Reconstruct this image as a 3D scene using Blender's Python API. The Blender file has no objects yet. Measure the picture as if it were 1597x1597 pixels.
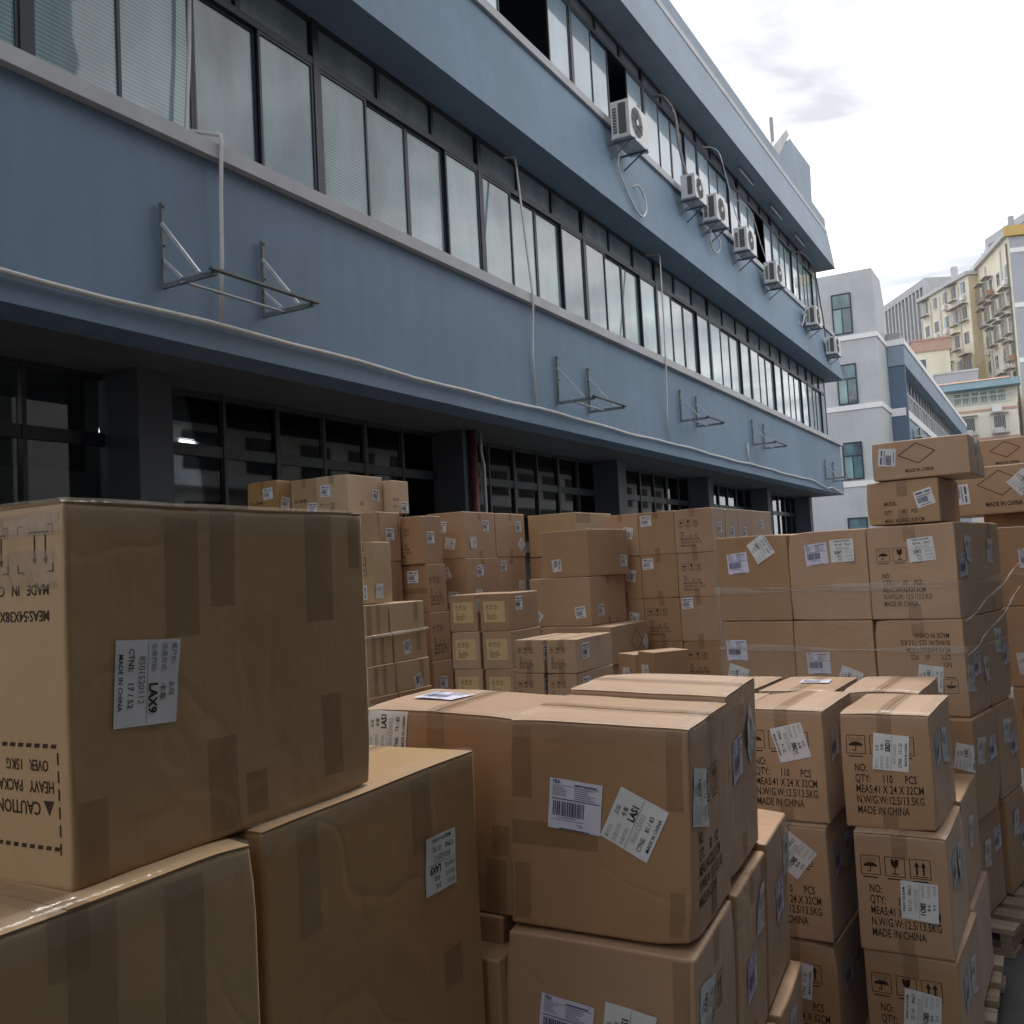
import bpy, math, random
import numpy as np
from mathutils import Vector, Matrix, noise
R = math.radians
random.seed(7)
sc = bpy.context.scene
col = sc.collection

# ------------------------------------------------------------------ camera
cam_d = bpy.data.cameras.new('camera'); cam = bpy.data.objects.new('camera', cam_d); col.objects.link(cam)
YAW, PIT, ROL = R(29.03), R(3.56), R(-3.084)
fw = Vector((-math.sin(YAW)*math.cos(PIT), math.cos(YAW)*math.cos(PIT), math.sin(PIT)))
rt = Vector((math.cos(YAW), math.sin(YAW), 0)); up = rt.cross(fw)
r2 = rt*math.cos(ROL)+up*math.sin(ROL); u2 = -rt*math.sin(ROL)+up*math.cos(ROL)
m = Matrix((r2, u2, -fw)).transposed().to_4x4(); m.translation = Vector((0, 0, 1.5))
cam.matrix_world = m
cam_d.sensor_width = 36; cam_d.lens = 1513/1597*36; cam_d.clip_start = .05; cam_d.clip_end = 3000
sc.camera = cam

# ------------------------------------------------------------------ sky and sun
SUN_EL, SUN_AZ = R(58), R(-7)          # azimuth from +Y towards +X
wd = bpy.data.worlds.new('World'); sc.world = wd; wd.use_nodes = True
nt = wd.node_tree; N = nt.nodes; L = nt.links
bg = N['Background']; bg.inputs['Strength'].default_value = .1
sky = N.new('ShaderNodeTexSky'); sky.sky_type = 'NISHITA'; sky.sun_disc = False
sky.sun_elevation = SUN_EL; sky.sun_rotation = SUN_AZ
tc = N.new('ShaderNodeTexCoord')
sep = N.new('ShaderNodeSeparateXYZ'); L.new(tc.outputs['Generated'], sep.inputs[0])
# project the view direction on a cloud layer overhead
zc = N.new('ShaderNodeMath'); zc.operation = 'MAXIMUM'; zc.inputs[1].default_value = .12; L.new(sep.outputs['Z'], zc.inputs[0])
dv = N.new('ShaderNodeVectorMath'); dv.operation = 'DIVIDE'
cb = N.new('ShaderNodeCombineXYZ'); [L.new(zc.outputs[0], cb.inputs[i]) for i in range(3)]
L.new(tc.outputs['Generated'], dv.inputs[0]); L.new(cb.outputs[0], dv.inputs[1])
n1 = N.new('ShaderNodeTexNoise'); n1.inputs['Scale'].default_value = 1.1; n1.inputs['Detail'].default_value = 7; n1.inputs['Roughness'].default_value = .52; n1.inputs['Distortion'].default_value = .25
mp0 = N.new('ShaderNodeMapping'); mp0.inputs['Location'].default_value = (1.25, .7, .3); L.new(dv.outputs[0], mp0.inputs[0]); L.new(mp0.outputs[0], n1.inputs['Vector'])
cr = N.new('ShaderNodeValToRGB'); L.new(n1.outputs['Fac'], cr.inputs[0])
e = cr.color_ramp.elements; e[0].position = .36; e[0].color = (.30, .309, .324, 1); e[1].position = .70; e[1].color = (1.0, .995, .985, 1)
sc1 = N.new('ShaderNodeVectorMath'); sc1.operation = 'SCALE'; sc1.inputs['Scale'].default_value = 11.5; L.new(cr.outputs[0], sc1.inputs[0])
n2 = N.new('ShaderNodeTexNoise'); n2.inputs['Scale'].default_value = .8; n2.inputs['Detail'].default_value = 3; L.new(dv.outputs[0], n2.inputs['Vector'])
cr2 = N.new('ShaderNodeMapRange'); cr2.inputs[1].default_value = .3; cr2.inputs[2].default_value = .42; cr2.inputs[3].default_value = .82; cr2.inputs[4].default_value = .97
L.new(n2.outputs['Fac'], cr2.inputs[0])
mx = N.new('ShaderNodeMix'); mx.data_type = 'RGBA'
L.new(cr2.outputs[0], mx.inputs[0]); L.new(sky.outputs[0], mx.inputs[6]); L.new(sc1.outputs[0], mx.inputs[7])
L.new(mx.outputs[2], bg.inputs['Color'])
sd = bpy.data.lights.new('sun', 'SUN'); so = bpy.data.objects.new('sun', sd); col.objects.link(so)
sd.energy = 1.25; sd.angle = R(12); sd.color = (1, .95, .88)
sdir = Vector((math.sin(SUN_AZ)*math.cos(SUN_EL), math.cos(SUN_AZ)*math.cos(SUN_EL), math.sin(SUN_EL)))
so.rotation_euler = sdir.to_track_quat('Z', 'Y').to_euler(); so.location = (20, 20, 60)
vs = sc.view_settings; vs.view_transform = 'Standard'; vs.look = 'None'; vs.exposure = 1.2; vs.gamma = 1; vs.use_curve_mapping = False
sc.cycles.max_bounces = 5; sc.cycles.diffuse_bounces = 3; sc.cycles.glossy_bounces = 3; sc.cycles.transparent_max_bounces = 14; sc.cycles.use_denoising = True

# ------------------------------------------------------------------ materials
M = {}
def newmat(n):
    mt = bpy.data.materials.new(n); mt.use_nodes = True; M[n] = mt
    return mt, mt.node_tree.nodes, mt.node_tree.links, mt.node_tree.nodes['Principled BSDF']
def noisy(n, c, rough=.7, var=.18, scale=4., stretch=(1, 1, 1), bump=.0, bscale=60, spec=.4, metal=0., fine=0., obj_var=0., c2=None):
    mt, Nn, Ln, b = newmat(n)
    t = Nn.new('ShaderNodeTexCoord'); mp = Nn.new('ShaderNodeMapping'); mp.inputs['Scale'].default_value = stretch
    Ln.new(t.outputs['Object'], mp.inputs[0])
    nz = Nn.new('ShaderNodeTexNoise'); nz.inputs['Scale'].default_value = scale; nz.inputs['Detail'].default_value = 5; nz.inputs['Roughness'].default_value = .6
    Ln.new(mp.outputs[0], nz.inputs['Vector'])
    r_ = Nn.new('ShaderNodeValToRGB'); Ln.new(nz.outputs['Fac'], r_.inputs[0])
    el = r_.color_ramp.elements; el[0].position = .3; el[1].position = .7
    el[0].color = tuple(x*(1-var) for x in (c2 or c))+(1,); el[1].color = tuple(min(1, x*(1+var)) for x in c)+(1,)
    out = r_.outputs[0]
    if obj_var:
        oi = Nn.new('ShaderNodeObjectInfo'); mr = Nn.new('ShaderNodeMapRange'); mr.inputs[3].default_value = 1-obj_var; mr.inputs[4].default_value = 1+obj_var
        Ln.new(oi.outputs['Random'], mr.inputs[0]); hs = Nn.new('ShaderNodeHueSaturation'); Ln.new(out, hs.inputs['Color']); Ln.new(mr.outputs[0], hs.inputs['Value'])
        mr2 = Nn.new('ShaderNodeMapRange'); mr2.inputs[3].default_value = 1.06; mr2.inputs[4].default_value = .86; Ln.new(oi.outputs['Random'], mr2.inputs[0]); Ln.new(mr2.outputs[0], hs.inputs['Saturation'])
        out = hs.outputs[0]
    Ln.new(out, b.inputs['Base Color'])
    b.inputs['Roughness'].default_value = rough; b.inputs['Specular IOR Level'].default_value = spec; b.inputs['Metallic'].default_value = metal
    if bump:
        nb = Nn.new('ShaderNodeTexNoise'); nb.inputs['Scale'].default_value = bscale; nb.inputs['Detail'].default_value = 4; Ln.new(mp.outputs[0], nb.inputs['Vector'])
        bp = Nn.new('ShaderNodeBump'); bp.inputs['Strength'].default_value = bump; bp.inputs['Distance'].default_value = .01
        Ln.new(nb.outputs['Fac'], bp.inputs['Height']); Ln.new(bp.outputs[0], b.inputs['Normal'])
    return mt
def cardboard(n, c, obj_var=.1):
    mt = noisy(n, c, rough=.52, var=.075, scale=2.6, stretch=(1, 1, .6), spec=.5, obj_var=obj_var, c2=(c[0]*1.0, c[1]*.93, c[2]*.93))
    Nn, Ln = mt.node_tree.nodes, mt.node_tree.links; b = Nn['Principled BSDF']
    t = Nn.new('ShaderNodeTexCoord')
    # corrugation: fine vertical flutes, plus soft dents
    mp = Nn.new('ShaderNodeMapping'); mp.inputs['Scale'].default_value = (1, 1, .02); Ln.new(t.outputs['Object'], mp.inputs[0])
    fl = Nn.new('ShaderNodeTexNoise'); fl.inputs['Scale'].default_value = 150; fl.inputs['Detail'].default_value = 2; Ln.new(mp.outputs[0], fl.inputs['Vector'])
    dn = Nn.new('ShaderNodeTexNoise'); dn.inputs['Scale'].default_value = 9; dn.inputs['Detail'].default_value = 3; Ln.new(t.outputs['Object'], dn.inputs['Vector'])
    b1 = Nn.new('ShaderNodeBump'); b1.inputs['Strength'].default_value = .12; b1.inputs['Distance'].default_value = .002; Ln.new(fl.outputs['Fac'], b1.inputs['Height'])
    b2 = Nn.new('ShaderNodeBump'); b2.inputs['Strength'].default_value = .35; b2.inputs['Distance'].default_value = .012; Ln.new(dn.outputs['Fac'], b2.inputs['Height']); Ln.new(b1.outputs[0], b2.inputs['Normal'])
    Ln.new(b2.outputs[0], b.inputs['Normal'])
    b.inputs['Sheen Weight'].default_value = .17; b.inputs['Sheen Roughness'].default_value = .45; b.inputs['Sheen Tint'].default_value = (1, .96, .9, 1)
    # scuffs
    sf = Nn.new('ShaderNodeTexNoise'); sf.inputs['Scale'].default_value = 22; sf.inputs['Detail'].default_value = 6; sf.inputs['Roughness'].default_value = .75; Ln.new(t.outputs['Object'], sf.inputs['Vector'])
    mr = Nn.new('ShaderNodeMapRange'); mr.inputs[1].default_value = .62; mr.inputs[2].default_value = .8; mr.inputs[4].default_value = .35; Ln.new(sf.outputs['Fac'], mr.inputs[0])
    mxx = Nn.new('ShaderNodeMix'); mxx.data_type = 'RGBA'; src = b.inputs['Base Color'].links[0].from_socket
    Ln.new(mr.outputs[0], mxx.inputs[0]); Ln.new(src, mxx.inputs[6]); mxx.inputs[7].default_value = tuple(min(1, x*1.5) for x in c)+(1,)
    ge = Nn.new('ShaderNodeNewGeometry'); pm_ = Nn.new('ShaderNodeMapRange'); pm_.inputs[1].default_value = .54; pm_.inputs[2].default_value = .66; pm_.inputs[4].default_value = .8; Ln.new(ge.outputs['Pointiness'], pm_.inputs[0])
    wn = Nn.new('ShaderNodeTexNoise'); wn.inputs['Scale'].default_value = 30; wn.inputs['Detail'].default_value = 3; Ln.new(t.outputs['Object'], wn.inputs['Vector'])
    wm = Nn.new('ShaderNodeMapRange'); wm.inputs[1].default_value = .35; wm.inputs[2].default_value = .6; Ln.new(wn.outputs['Fac'], wm.inputs[0])
    wp = Nn.new('ShaderNodeMath'); wp.operation = 'MULTIPLY'; Ln.new(pm_.outputs[0], wp.inputs[0]); Ln.new(wm.outputs[0], wp.inputs[1])
    mx2 = Nn.new('ShaderNodeMix'); mx2.data_type = 'RGBA'; Ln.new(wp.outputs[0], mx2.inputs[0]); Ln.new(mxx.outputs[2], mx2.inputs[6]); mx2.inputs[7].default_value = (.62, .52, .40, 1)
    Ln.new(mx2.outputs[2], b.inputs['Base Color'])
    # sharp creases: thin ridges of a warped noise
    cn = Nn.new('ShaderNodeTexNoise'); cn.inputs['Scale'].default_value = 3.1; cn.inputs['Detail'].default_value = 2; cn.inputs['Distortion'].default_value = .15
    oi2 = Nn.new('ShaderNodeObjectInfo'); of = Nn.new('ShaderNodeVectorMath'); of.operation = 'MULTIPLY_ADD'; of.inputs[1].default_value = (1, 1, 1); Ln.new(t.outputs['Object'], of.inputs[0])
    cc = Nn.new('ShaderNodeCombineXYZ'); sx = Nn.new('ShaderNodeMath'); sx.operation = 'MULTIPLY'; sx.inputs[1].default_value = 40; Ln.new(oi2.outputs['Random'], sx.inputs[0]); [Ln.new(sx.outputs[0], cc.inputs[i]) for i in range(3)]
    Ln.new(cc.outputs[0], of.inputs[2]); Ln.new(of.outputs[0], cn.inputs['Vector'])
    a1 = Nn.new('ShaderNodeMath'); a1.operation = 'SUBTRACT'; a1.inputs[1].default_value = .5; Ln.new(cn.outputs['Fac'], a1.inputs[0]); a2 = Nn.new('ShaderNodeMath'); a2.operation = 'ABSOLUTE'; Ln.new(a1.outputs[0], a2.inputs[0])
    a3 = Nn.new('ShaderNodeMapRange'); a3.inputs[2].default_value = .022; a3.inputs[3].default_value = 0; a3.inputs[4].default_value = 1; Ln.new(a2.outputs[0], a3.inputs[0])
    b3 = Nn.new('ShaderNodeBump'); b3.inputs['Strength'].default_value = .10; b3.inputs['Distance'].default_value = .006; Ln.new(a3.outputs[0], b3.inputs['Height']); Ln.new(b2.outputs[0], b3.inputs['Normal']); Ln.new(b3.outputs[0], b.inputs['Normal'])
    return mt
cardboard('card', (.405, .25, .138)); cardboard('card_brown', (.37, .235, .105), .06); cardboard('card_tan', (.48, .345, .20), .06)
noisy('ink', (.035, .022, .016), rough=.6, var=.3, scale=40, spec=.2)
noisy('label_ink', (.03, .03, .035), rough=.5, var=.2, scale=40, spec=.2)
noisy('label_mid', (.12, .125, .13), rough=.5, var=.1, scale=40, spec=.2); noisy('label_faint', (.36, .37, .39), rough=.5, var=.1, scale=40, spec=.2)
noisy('label_blue', (.09, .10, .19), rough=.5, var=.2, scale=40, spec=.2)
noisy('paper', (.70, .71, .73), rough=.5, var=.05, scale=14, spec=.4)
noisy('paper_violet', (.66, .65, .78), rough=.5, var=.05, scale=14, spec=.4)
noisy('paper_yellow', (.62, .44, .22), rough=.6, var=.06, scale=14, spec=.3)
def film(n, c, alpha, rough):
    mt, Nn, Ln, b = newmat(n)
    b.inputs['Base Color'].default_value = c+(1,); b.inputs['Roughness'].default_value = rough; b.inputs['Specular IOR Level'].default_value = .65
    t = Nn.new('ShaderNodeTexCoord'); nz = Nn.new('ShaderNodeTexNoise'); nz.inputs['Scale'].default_value = 35; nz.inputs['Detail'].default_value = 4; Ln.new(t.outputs['Object'], nz.inputs['Vector'])
    mr = Nn.new('ShaderNodeMapRange'); mr.inputs[3].default_value = alpha*.55; mr.inputs[4].default_value = min(1, alpha*1.45); Ln.new(nz.outputs['Fac'], mr.inputs[0]); Ln.new(mr.outputs[0], b.inputs['Alpha'])
    bp = Nn.new('ShaderNodeBump'); bp.inputs['Strength'].default_value = .4; bp.inputs['Distance'].default_value = .004; Ln.new(nz.outputs['Fac'], bp.inputs['Height']); Ln.new(bp.outputs[0], b.inputs['Normal'])
film('tape', (.25, .165, .095), .26, .12); film('clear_film', (.55, .5, .44), .10, .14); film('rope_film', (.62, .57, .51), .34, .12)
noisy('wood', (.36, .29, .21), rough=.8, var=.25, scale=5, stretch=(1, 12, 12), bump=.3, bscale=30, spec=.2, obj_var=.15)
# painted render of the factory: large soft blotches and vertical rain streaks
def render_paint(n, c, streak=.10):
    mt = noisy(n, c, rough=.62, var=.11, scale=.5, stretch=(1, .8, 1.1), bump=.12, bscale=14, spec=.35)
    Nn, Ln = mt.node_tree.nodes, mt.node_tree.links; b = Nn['Principled BSDF']
    t = Nn.new('ShaderNodeTexCoord'); mp = Nn.new('ShaderNodeMapping'); mp.inputs['Scale'].default_value = (2.2, 2.2, .16); Ln.new(t.outputs['Object'], mp.inputs[0])
    nz = Nn.new('ShaderNodeTexNoise'); nz.inputs['Scale'].default_value = 2.2; nz.inputs['Detail'].default_value = 7; nz.inputs['Roughness'].default_value = .66; Ln.new(mp.outputs[0], nz.inputs['Vector'])
    mr = Nn.new('ShaderNodeMapRange'); mr.inputs[1].default_value = .35; mr.inputs[2].default_value = .7; mr.inputs[3].default_value = 1-streak; mr.inputs[4].default_value = 1+streak; Ln.new(nz.outputs['Fac'], mr.inputs[0])
    src = b.inputs['Base Color'].links[0].from_socket
    vm = Nn.new('ShaderNodeVectorMath'); vm.operation = 'SCALE'; Ln.new(src, vm.inputs[0]); Ln.new(mr.outputs[0], vm.inputs['Scale']); Ln.new(vm.outputs[0], b.inputs['Base Color'])
render_paint('blue_paint', (.172, .25, .345), .05); render_paint('blue_dark', (.115, .162, .235), .05); render_paint('shaded_paint', (.075, .085, .105)); render_paint('grey_paint', (.45, .475, .495), .02); render_paint('light_blue', (.25, .315, .39), .05)
noisy('sill_paint', (.50, .51, .53), rough=.6, var=.1, scale=2, stretch=(1, 1, .4), spec=.3)
noisy('white_band', (.78, .79, .80), rough=.6, var=.06, scale=2)
noisy('frame', (.022, .030, .040), rough=.45, var=.3, scale=6, spec=.5)
noisy('frame_light', (.55, .57, .60), rough=.45, var=.1, scale=6, spec=.5)
noisy('interior', (.12, .125, .13), rough=.85, var=.15, scale=1.5)
noisy('interior_pale', (.17, .175, .18), rough=.85, var=.12, scale=1.5)
noisy('plastic_white', (.66, .665, .66), rough=.4, var=.06, scale=8, spec=.5)
noisy('plastic_grey', (.10, .105, .11), rough=.5, var=.2, scale=20)
noisy('pipe_white', (.60, .60, .60), rough=.42, var=.1, scale=5, spec=.5)
noisy('hose', (.20, .19, .18), rough=.6, var=.25, scale=12)
noisy('steel', (.16, .185, .195), rough=.5, var=.3, scale=9, spec=.5, metal=.25)
noisy('steel_light', (.50, .53, .56), rough=.45, var=.15, scale=9, spec=.5, metal=.2)
noisy('red_pipe', (.14, .045, .04), rough=.5, var=.25, scale=5)
noisy('asphalt', (.075, .077, .08), rough=.85, var=.28, scale=1.6, bump=.5, bscale=90, spec=.3)
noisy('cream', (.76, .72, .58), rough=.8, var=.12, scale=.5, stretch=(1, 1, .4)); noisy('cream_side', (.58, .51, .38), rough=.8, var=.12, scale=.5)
noisy('pale_wall', (.70, .66, .58), rough=.8, var=.08, scale=.4); noisy('salmon', (.50, .33, .27), rough=.8, var=.1, scale=1)
noisy('apt_grey', (.38, .40, .45), rough=.8, var=.06, scale=.4); noisy('concrete', (.34, .355, .36), rough=.85, var=.12, scale=.6)
render_paint('dark_render', (.16, .165, .17)); noisy('yellow_trim', (.55, .38, .14), rough=.7, var=.1, scale=1); noisy('awning', (.27, .39, .45), rough=.6, var=.12, scale=1)
noisy('cage', (.30, .29, .27), rough=.6, var=.3, scale=4); noisy('green_pane', (.27, .34, .28), rough=.3, var=.2, scale=2)
noisy('dark_pane', (.07, .075, .08), rough=.15, var=.5, scale=1.2, spec=.6); noisy('terracotta', (.42, .23, .16), rough=.8, var=.2, scale=2)
noisy('slat', (.45, .46, .48), rough=.7, var=.1, scale=1); noisy('slat_dark', (.09, .095, .105), rough=.4, var=.3, scale=.4)
def pane_mat(n, c, coat, rough=.45, lines=0, var=.15):
    mt, Nn, Ln, b = newmat(n)
    t = Nn.new('ShaderNodeTexCoord'); oi = Nn.new('ShaderNodeObjectInfo')
    ad = Nn.new('ShaderNodeVectorMath'); ad.operation = 'ADD'; Ln.new(t.outputs['Object'], ad.inputs[0])
    sc_ = Nn.new('ShaderNodeVectorMath'); sc_.operation = 'SCALE'; sc_.inputs['Scale'].default_value = 30
    cbx = Nn.new('ShaderNodeCombineXYZ'); [Ln.new(oi.outputs['Random'], cbx.inputs[i]) for i in range(3)]; Ln.new(cbx.outputs[0], sc_.inputs[0]); Ln.new(sc_.outputs[0], ad.inputs[1])
    nz = Nn.new('ShaderNodeTexNoise'); nz.inputs['Scale'].default_value = 1.3; nz.inputs['Detail'].default_value = 4
    mp = Nn.new('ShaderNodeMapping'); mp.inputs['Scale'].default_value = (1, 1.6, .5); Ln.new(ad.outputs[0], mp.inputs[0]); Ln.new(mp.outputs[0], nz.inputs['Vector'])
    mr = Nn.new('ShaderNodeMapRange'); mr.inputs[1].default_value = .3; mr.inputs[2].default_value = .7; mr.inputs[3].default_value = 1-var*1.6; mr.inputs[4].default_value = 1+var; Ln.new(nz.outputs['Fac'], mr.inputs[0])
    mr3 = Nn.new('ShaderNodeMapRange'); mr3.inputs[3].default_value = .82; mr3.inputs[4].default_value = 1.15; Ln.new(oi.outputs['Random'], mr3.inputs[0])
    mu = Nn.new('ShaderNodeMath'); mu.operation = 'MULTIPLY'; Ln.new(mr.outputs[0], mu.inputs[0]); Ln.new(mr3.outputs[0], mu.inputs[1]); f = mu.outputs[0]
    if lines:
        sp = Nn.new('ShaderNodeSeparateXYZ'); Ln.new(t.outputs['Object'], sp.inputs[0])
        m1 = Nn.new('ShaderNodeMath'); m1.operation = 'MULTIPLY'; m1.inputs[1].default_value = lines*6.283; Ln.new(sp.outputs['Z'], m1.inputs[0])
        m2 = Nn.new('ShaderNodeMath'); m2.operation = 'SINE'; Ln.new(m1.outputs[0], m2.inputs[0])
        m3 = Nn.new('ShaderNodeMapRange'); m3.inputs[1].default_value = -1; m3.inputs[3].default_value = .62; m3.inputs[4].default_value = 1.12; Ln.new(m2.outputs[0], m3.inputs[0])
        mu2 = Nn.new('ShaderNodeMath'); mu2.operation = 'MULTIPLY'; Ln.new(f, mu2.inputs[0]); Ln.new(m3.outputs[0], mu2.inputs[1]); f = mu2.outputs[0]
    vm = Nn.new('ShaderNodeVectorMath'); vm.operation = 'SCALE'; vm.inputs[0].default_value = c; Ln.new(f, vm.inputs['Scale']); Ln.new(vm.outputs[0], b.inputs['Base Color'])
    b.inputs['Roughness'].default_value = rough; b.inputs['Specular IOR Level'].default_value = .3
    b.inputs['Coat Weight'].default_value = coat; b.inputs['Coat Roughness'].default_value = .03; b.inputs['Coat IOR'].default_value = 1.6
    nb = Nn.new('ShaderNodeTexNoise'); nb.inputs['Scale'].default_value = 1.6; Ln.new(ad.outputs[0], nb.inputs['Vector'])
    bp = Nn.new('ShaderNodeBump'); bp.inputs['Strength'].default_value = .12; bp.inputs['Distance'].default_value = .02; Ln.new(nb.outputs['Fac'], bp.inputs['Height']); Ln.new(bp.outputs[0], b.inputs['Coat Normal'])
pane_mat('pane_film', (.20, .325, .34), 1., var=.25); pane_mat('pane_blind', (.25, .37, .40), .9, lines=26, var=.22); pane_mat('pane_clear', (.10, .185, .215), 1., var=.4)
pane_mat('pane_blue', (.25, .36, .44), 1., rough=.3); pane_mat('pane_transom', (.20, .255, .27), 1., rough=.3, var=.3); pane_mat('pane_dull', (.22, .24, .27), .8, rough=.4)
# clear dark glazing of the ground floor: thin glass you can look through
mt, Nn, Ln, b = newmat('glass_thin')
Nn.remove(b); tr = Nn.new('ShaderNodeBsdfTransparent'); tr.inputs[0].default_value = (.62, .66, .68, 1); gl = Nn.new('ShaderNodeBsdfGlossy'); gl.inputs['Roughness'].default_value = .02; gl.inputs['Color'].default_value = (.8, .82, .85, 1)
fr = Nn.new('ShaderNodeFresnel'); fr.inputs['IOR'].default_value = 1.45; ms = Nn.new('ShaderNodeMixShader'); Ln.new(fr.outputs[0], ms.inputs[0]); Ln.new(tr.outputs[0], ms.inputs[1]); Ln.new(gl.outputs[0], ms.inputs[2]); Ln.new(ms.outputs[0], Nn['Material Output'].inputs[0])
mt, Nn, Ln, b = newmat('tube_light'); b.inputs['Base Color'].default_value = (.9, .9, .9, 1); b.inputs['Emission Color'].default_value = (1, .98, .93, 1); b.inputs['Emission Strength'].default_value = 5

# ------------------------------------------------------------------ mesh helpers
class MB:
    def __init__(s): s.v = []; s.f = []
    def poly(s, pts, faces):
        o = len(s.v); s.v += [tuple(p) for p in pts]; s.f += [tuple(i+o for i in fc) for fc in faces]; return s
    def box(s, x0, x1, y0, y1, z0, z1):
        p = [(x, y, z) for z in (z0, z1) for y in (y0, y1) for x in (x0, x1)]
        return s.poly(p, [(0, 2, 3, 1), (4, 5, 7, 6), (0, 1, 5, 4), (2, 6, 7, 3), (0, 4, 6, 2), (1, 3, 7, 5)])
    def prism(s, prof, y0, y1):                       # (x, z) profile run along Y
        n = len(prof); p = [(x, y0, z) for x, z in prof]+[(x, y1, z) for x, z in prof]
        return s.poly(p, [tuple(range(n)), tuple(range(2*n-1, n-1, -1))]+[(i, i+n, (i+1) % n+n, (i+1) % n) for i in range(n)])
    def bar(s, a, b, w, h=None, upv=(0, 0, 1)):       # square bar from a to b
        a, b = Vector(a), Vector(b); h = h or w; d = (b-a).normalized(); U = Vector(upv)
        if abs(d.dot(U)) > .95: U = Vector((0, 1, 0))
        sx = d.cross(U).normalized(); sz = sx.cross(d).normalized(); p = []
        for q in (a, b):
            for i, j in ((-1, -1), (1, -1), (1, 1), (-1, 1)): p.append(q+sx*i*w/2+sz*j*h/2)
        return s.poly(p, [(3, 2, 1, 0), (4, 5, 6, 7)]+[(i, (i+1) % 4, (i+1) % 4+4, i+4) for i in range(4)])
    def tube(s, pts, r, n=8):
        pts = [Vector(p) for p in pts]; o = len(s.v)
        for i, p in enumerate(pts):
            d = (pts[min(i+1, len(pts)-1)]-pts[max(i-1, 0)]).normalized(); U = Vector((0, 0, 1)) if abs(d.z) < .9 else Vector((1, 0, 0))
            a = d.cross(U).normalized(); b_ = a.cross(d)
            rr = r[i] if isinstance(r, (list, tuple)) else r
            s.v += [tuple(p+(a*math.cos(t)+b_*math.sin(t))*rr) for t in [2*math.pi*k/n for k in range(n)]]
        for i in range(len(pts)-1):
            for k in range(n): s.f.append((o+i*n+k, o+i*n+(k+1) % n, o+(i+1)*n+(k+1) % n, o+(i+1)*n+k))
        s.f += [tuple(o+k for k in range(n))[::-1], tuple(o+(len(pts)-1)*n+k for k in range(n))]
        return s
    def disc(s, c, ax, r0, r1, n=24):                 # ring facing +X
        o = len(s.v); c = Vector(c)
        for rr in (r0, r1):
            s.v += [tuple(c+Vector((0, math.cos(t)*rr, math.sin(t)*rr))) for t in [2*math.pi*k/n for k in range(n)]]
        for k in range(n): s.f.append((o+k, o+(k+1) % n, o+n+(k+1) % n, o+n+k))
        return s
    def obj(s, name, mat, parent=None, off=None, smooth=False, rotz=None):
        me = bpy.data.meshes.new(name)
        off = Vector(off) if off is not None else Vector((0, 0, 0))
        me.from_pydata([tuple(Vector(p)-off) for p in s.v], [], s.f); me.update()
        if smooth: me.polygons.foreach_set('use_smooth', [True]*len(me.polygons))
        me.materials.append(M[mat]); o = bpy.data.objects.new(name, me); col.objects.link(o)
        if parent: o.parent = parent
        return o
def empty(name, loc=(0, 0, 0), rz=0, label=None, cat=None, group=None):
    o = bpy.data.objects.new(name, None); o.empty_display_size = .1; col.objects.link(o); o.location = loc; o.rotation_euler = (0, 0, rz)
    tag(o, label, cat, group); return o
def tag(o, label=None, cat=None, group=None, kind=None):
    if label: o['label'] = label
    if cat: o['category'] = cat
    if group: o['group'] = group
    if kind: o['kind'] = kind
    return o
def solo(mb, name, mat, loc, label, cat, group=None, smooth=False):
    o = mb.obj(name, mat, off=loc, smooth=smooth); o.location = loc; return tag(o, label, cat, group)
def copy_tree(o, parent=None):
    c = o.copy(); col.objects.link(c); c.parent = parent
    for ch in list(o.children): copy_tree(ch, c)
    return c

# ------------------------------------------------------------------ ground
g = MB().poly([(-700, -300, 0), (700, -300, 0), (700, 1500, 0), (-700, 1500, 0)], [(0, 1, 2, 3)]).obj('ground', 'asphalt'); tag(g, kind='structure')

# ------------------------------------------------------------------ the factory along the yard
FO = (-6.7, 17, 0)
fac = empty('factory_building', FO, label='long blue-grey three-storey factory with ribbon windows running along the yard', cat='building')
def fp(mb, name, mat, parent=fac, smooth=False): return mb.obj(name, mat, parent, FO, smooth)
YA, YE = -3., 35.5
fp(MB().prism([(-6.30, 3.59), (-6.325, 5.32), (-6.72, 5.32), (-6.72, 3.59)], YA, YE), 'spandrel_wall', 'blue_paint')
fp(MB().prism([(-6.07, 7.67), (-6.29, 9.24), (-6.72, 9.24), (-6.72, 7.67)], YA, YE+.23), 'spandrel_wall', 'blue_paint')
fp(MB().prism([(-6.07, 11.71), (-6.24, 12.97), (-6.72, 12.97), (-6.72, 11.71)], YA, YE+.23), 'roof_fascia', 'light_blue')
fp(MB().box(-6.72, -6.225, YA, YE+.03, 12.972, 13.12), 'cornice_trim', 'sill_paint')
fp(MB().box(-6.62, -6.262, YA, YE, 13.122, 13.50), 'parapet', 'light_blue')
for z0, z1 in ((5.322, 5.46), (9.242, 9.375)): fp(MB().box(-6.75, -6.235, YA, YE+.06, z0, z1), 'window_sill', 'sill_paint')
fp(MB().box(-14.2, -6.722, YA, YE-.002, 3.592, 3.75), 'floor_slab', 'interior')
for z0 in (7.672, 11.712): fp(MB().box(-14.2, -6.722, YA, YE-.002, z0, z0+.14), 'floor_slab', 'blue_dark')
fp(MB().box(-14.4, -14.202, YA, YE, 0, 13.1), 'back_wall', 'interior_pale')
fp(MB().box(-14.2, -6.9, YE-.2, YE-.004, 3.752, 13.1), 'end_wall', 'blue_dark')
fp(MB().box(-14.2, -7.9, YE-.2, YE-.004, 0, 3.59), 'end_wall', 'grey_paint')
fp(MB().box(-14.2, -6.8, YA-.2, YA-.002, 0, 13.1), 'end_wall', 'blue_dark')
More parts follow.
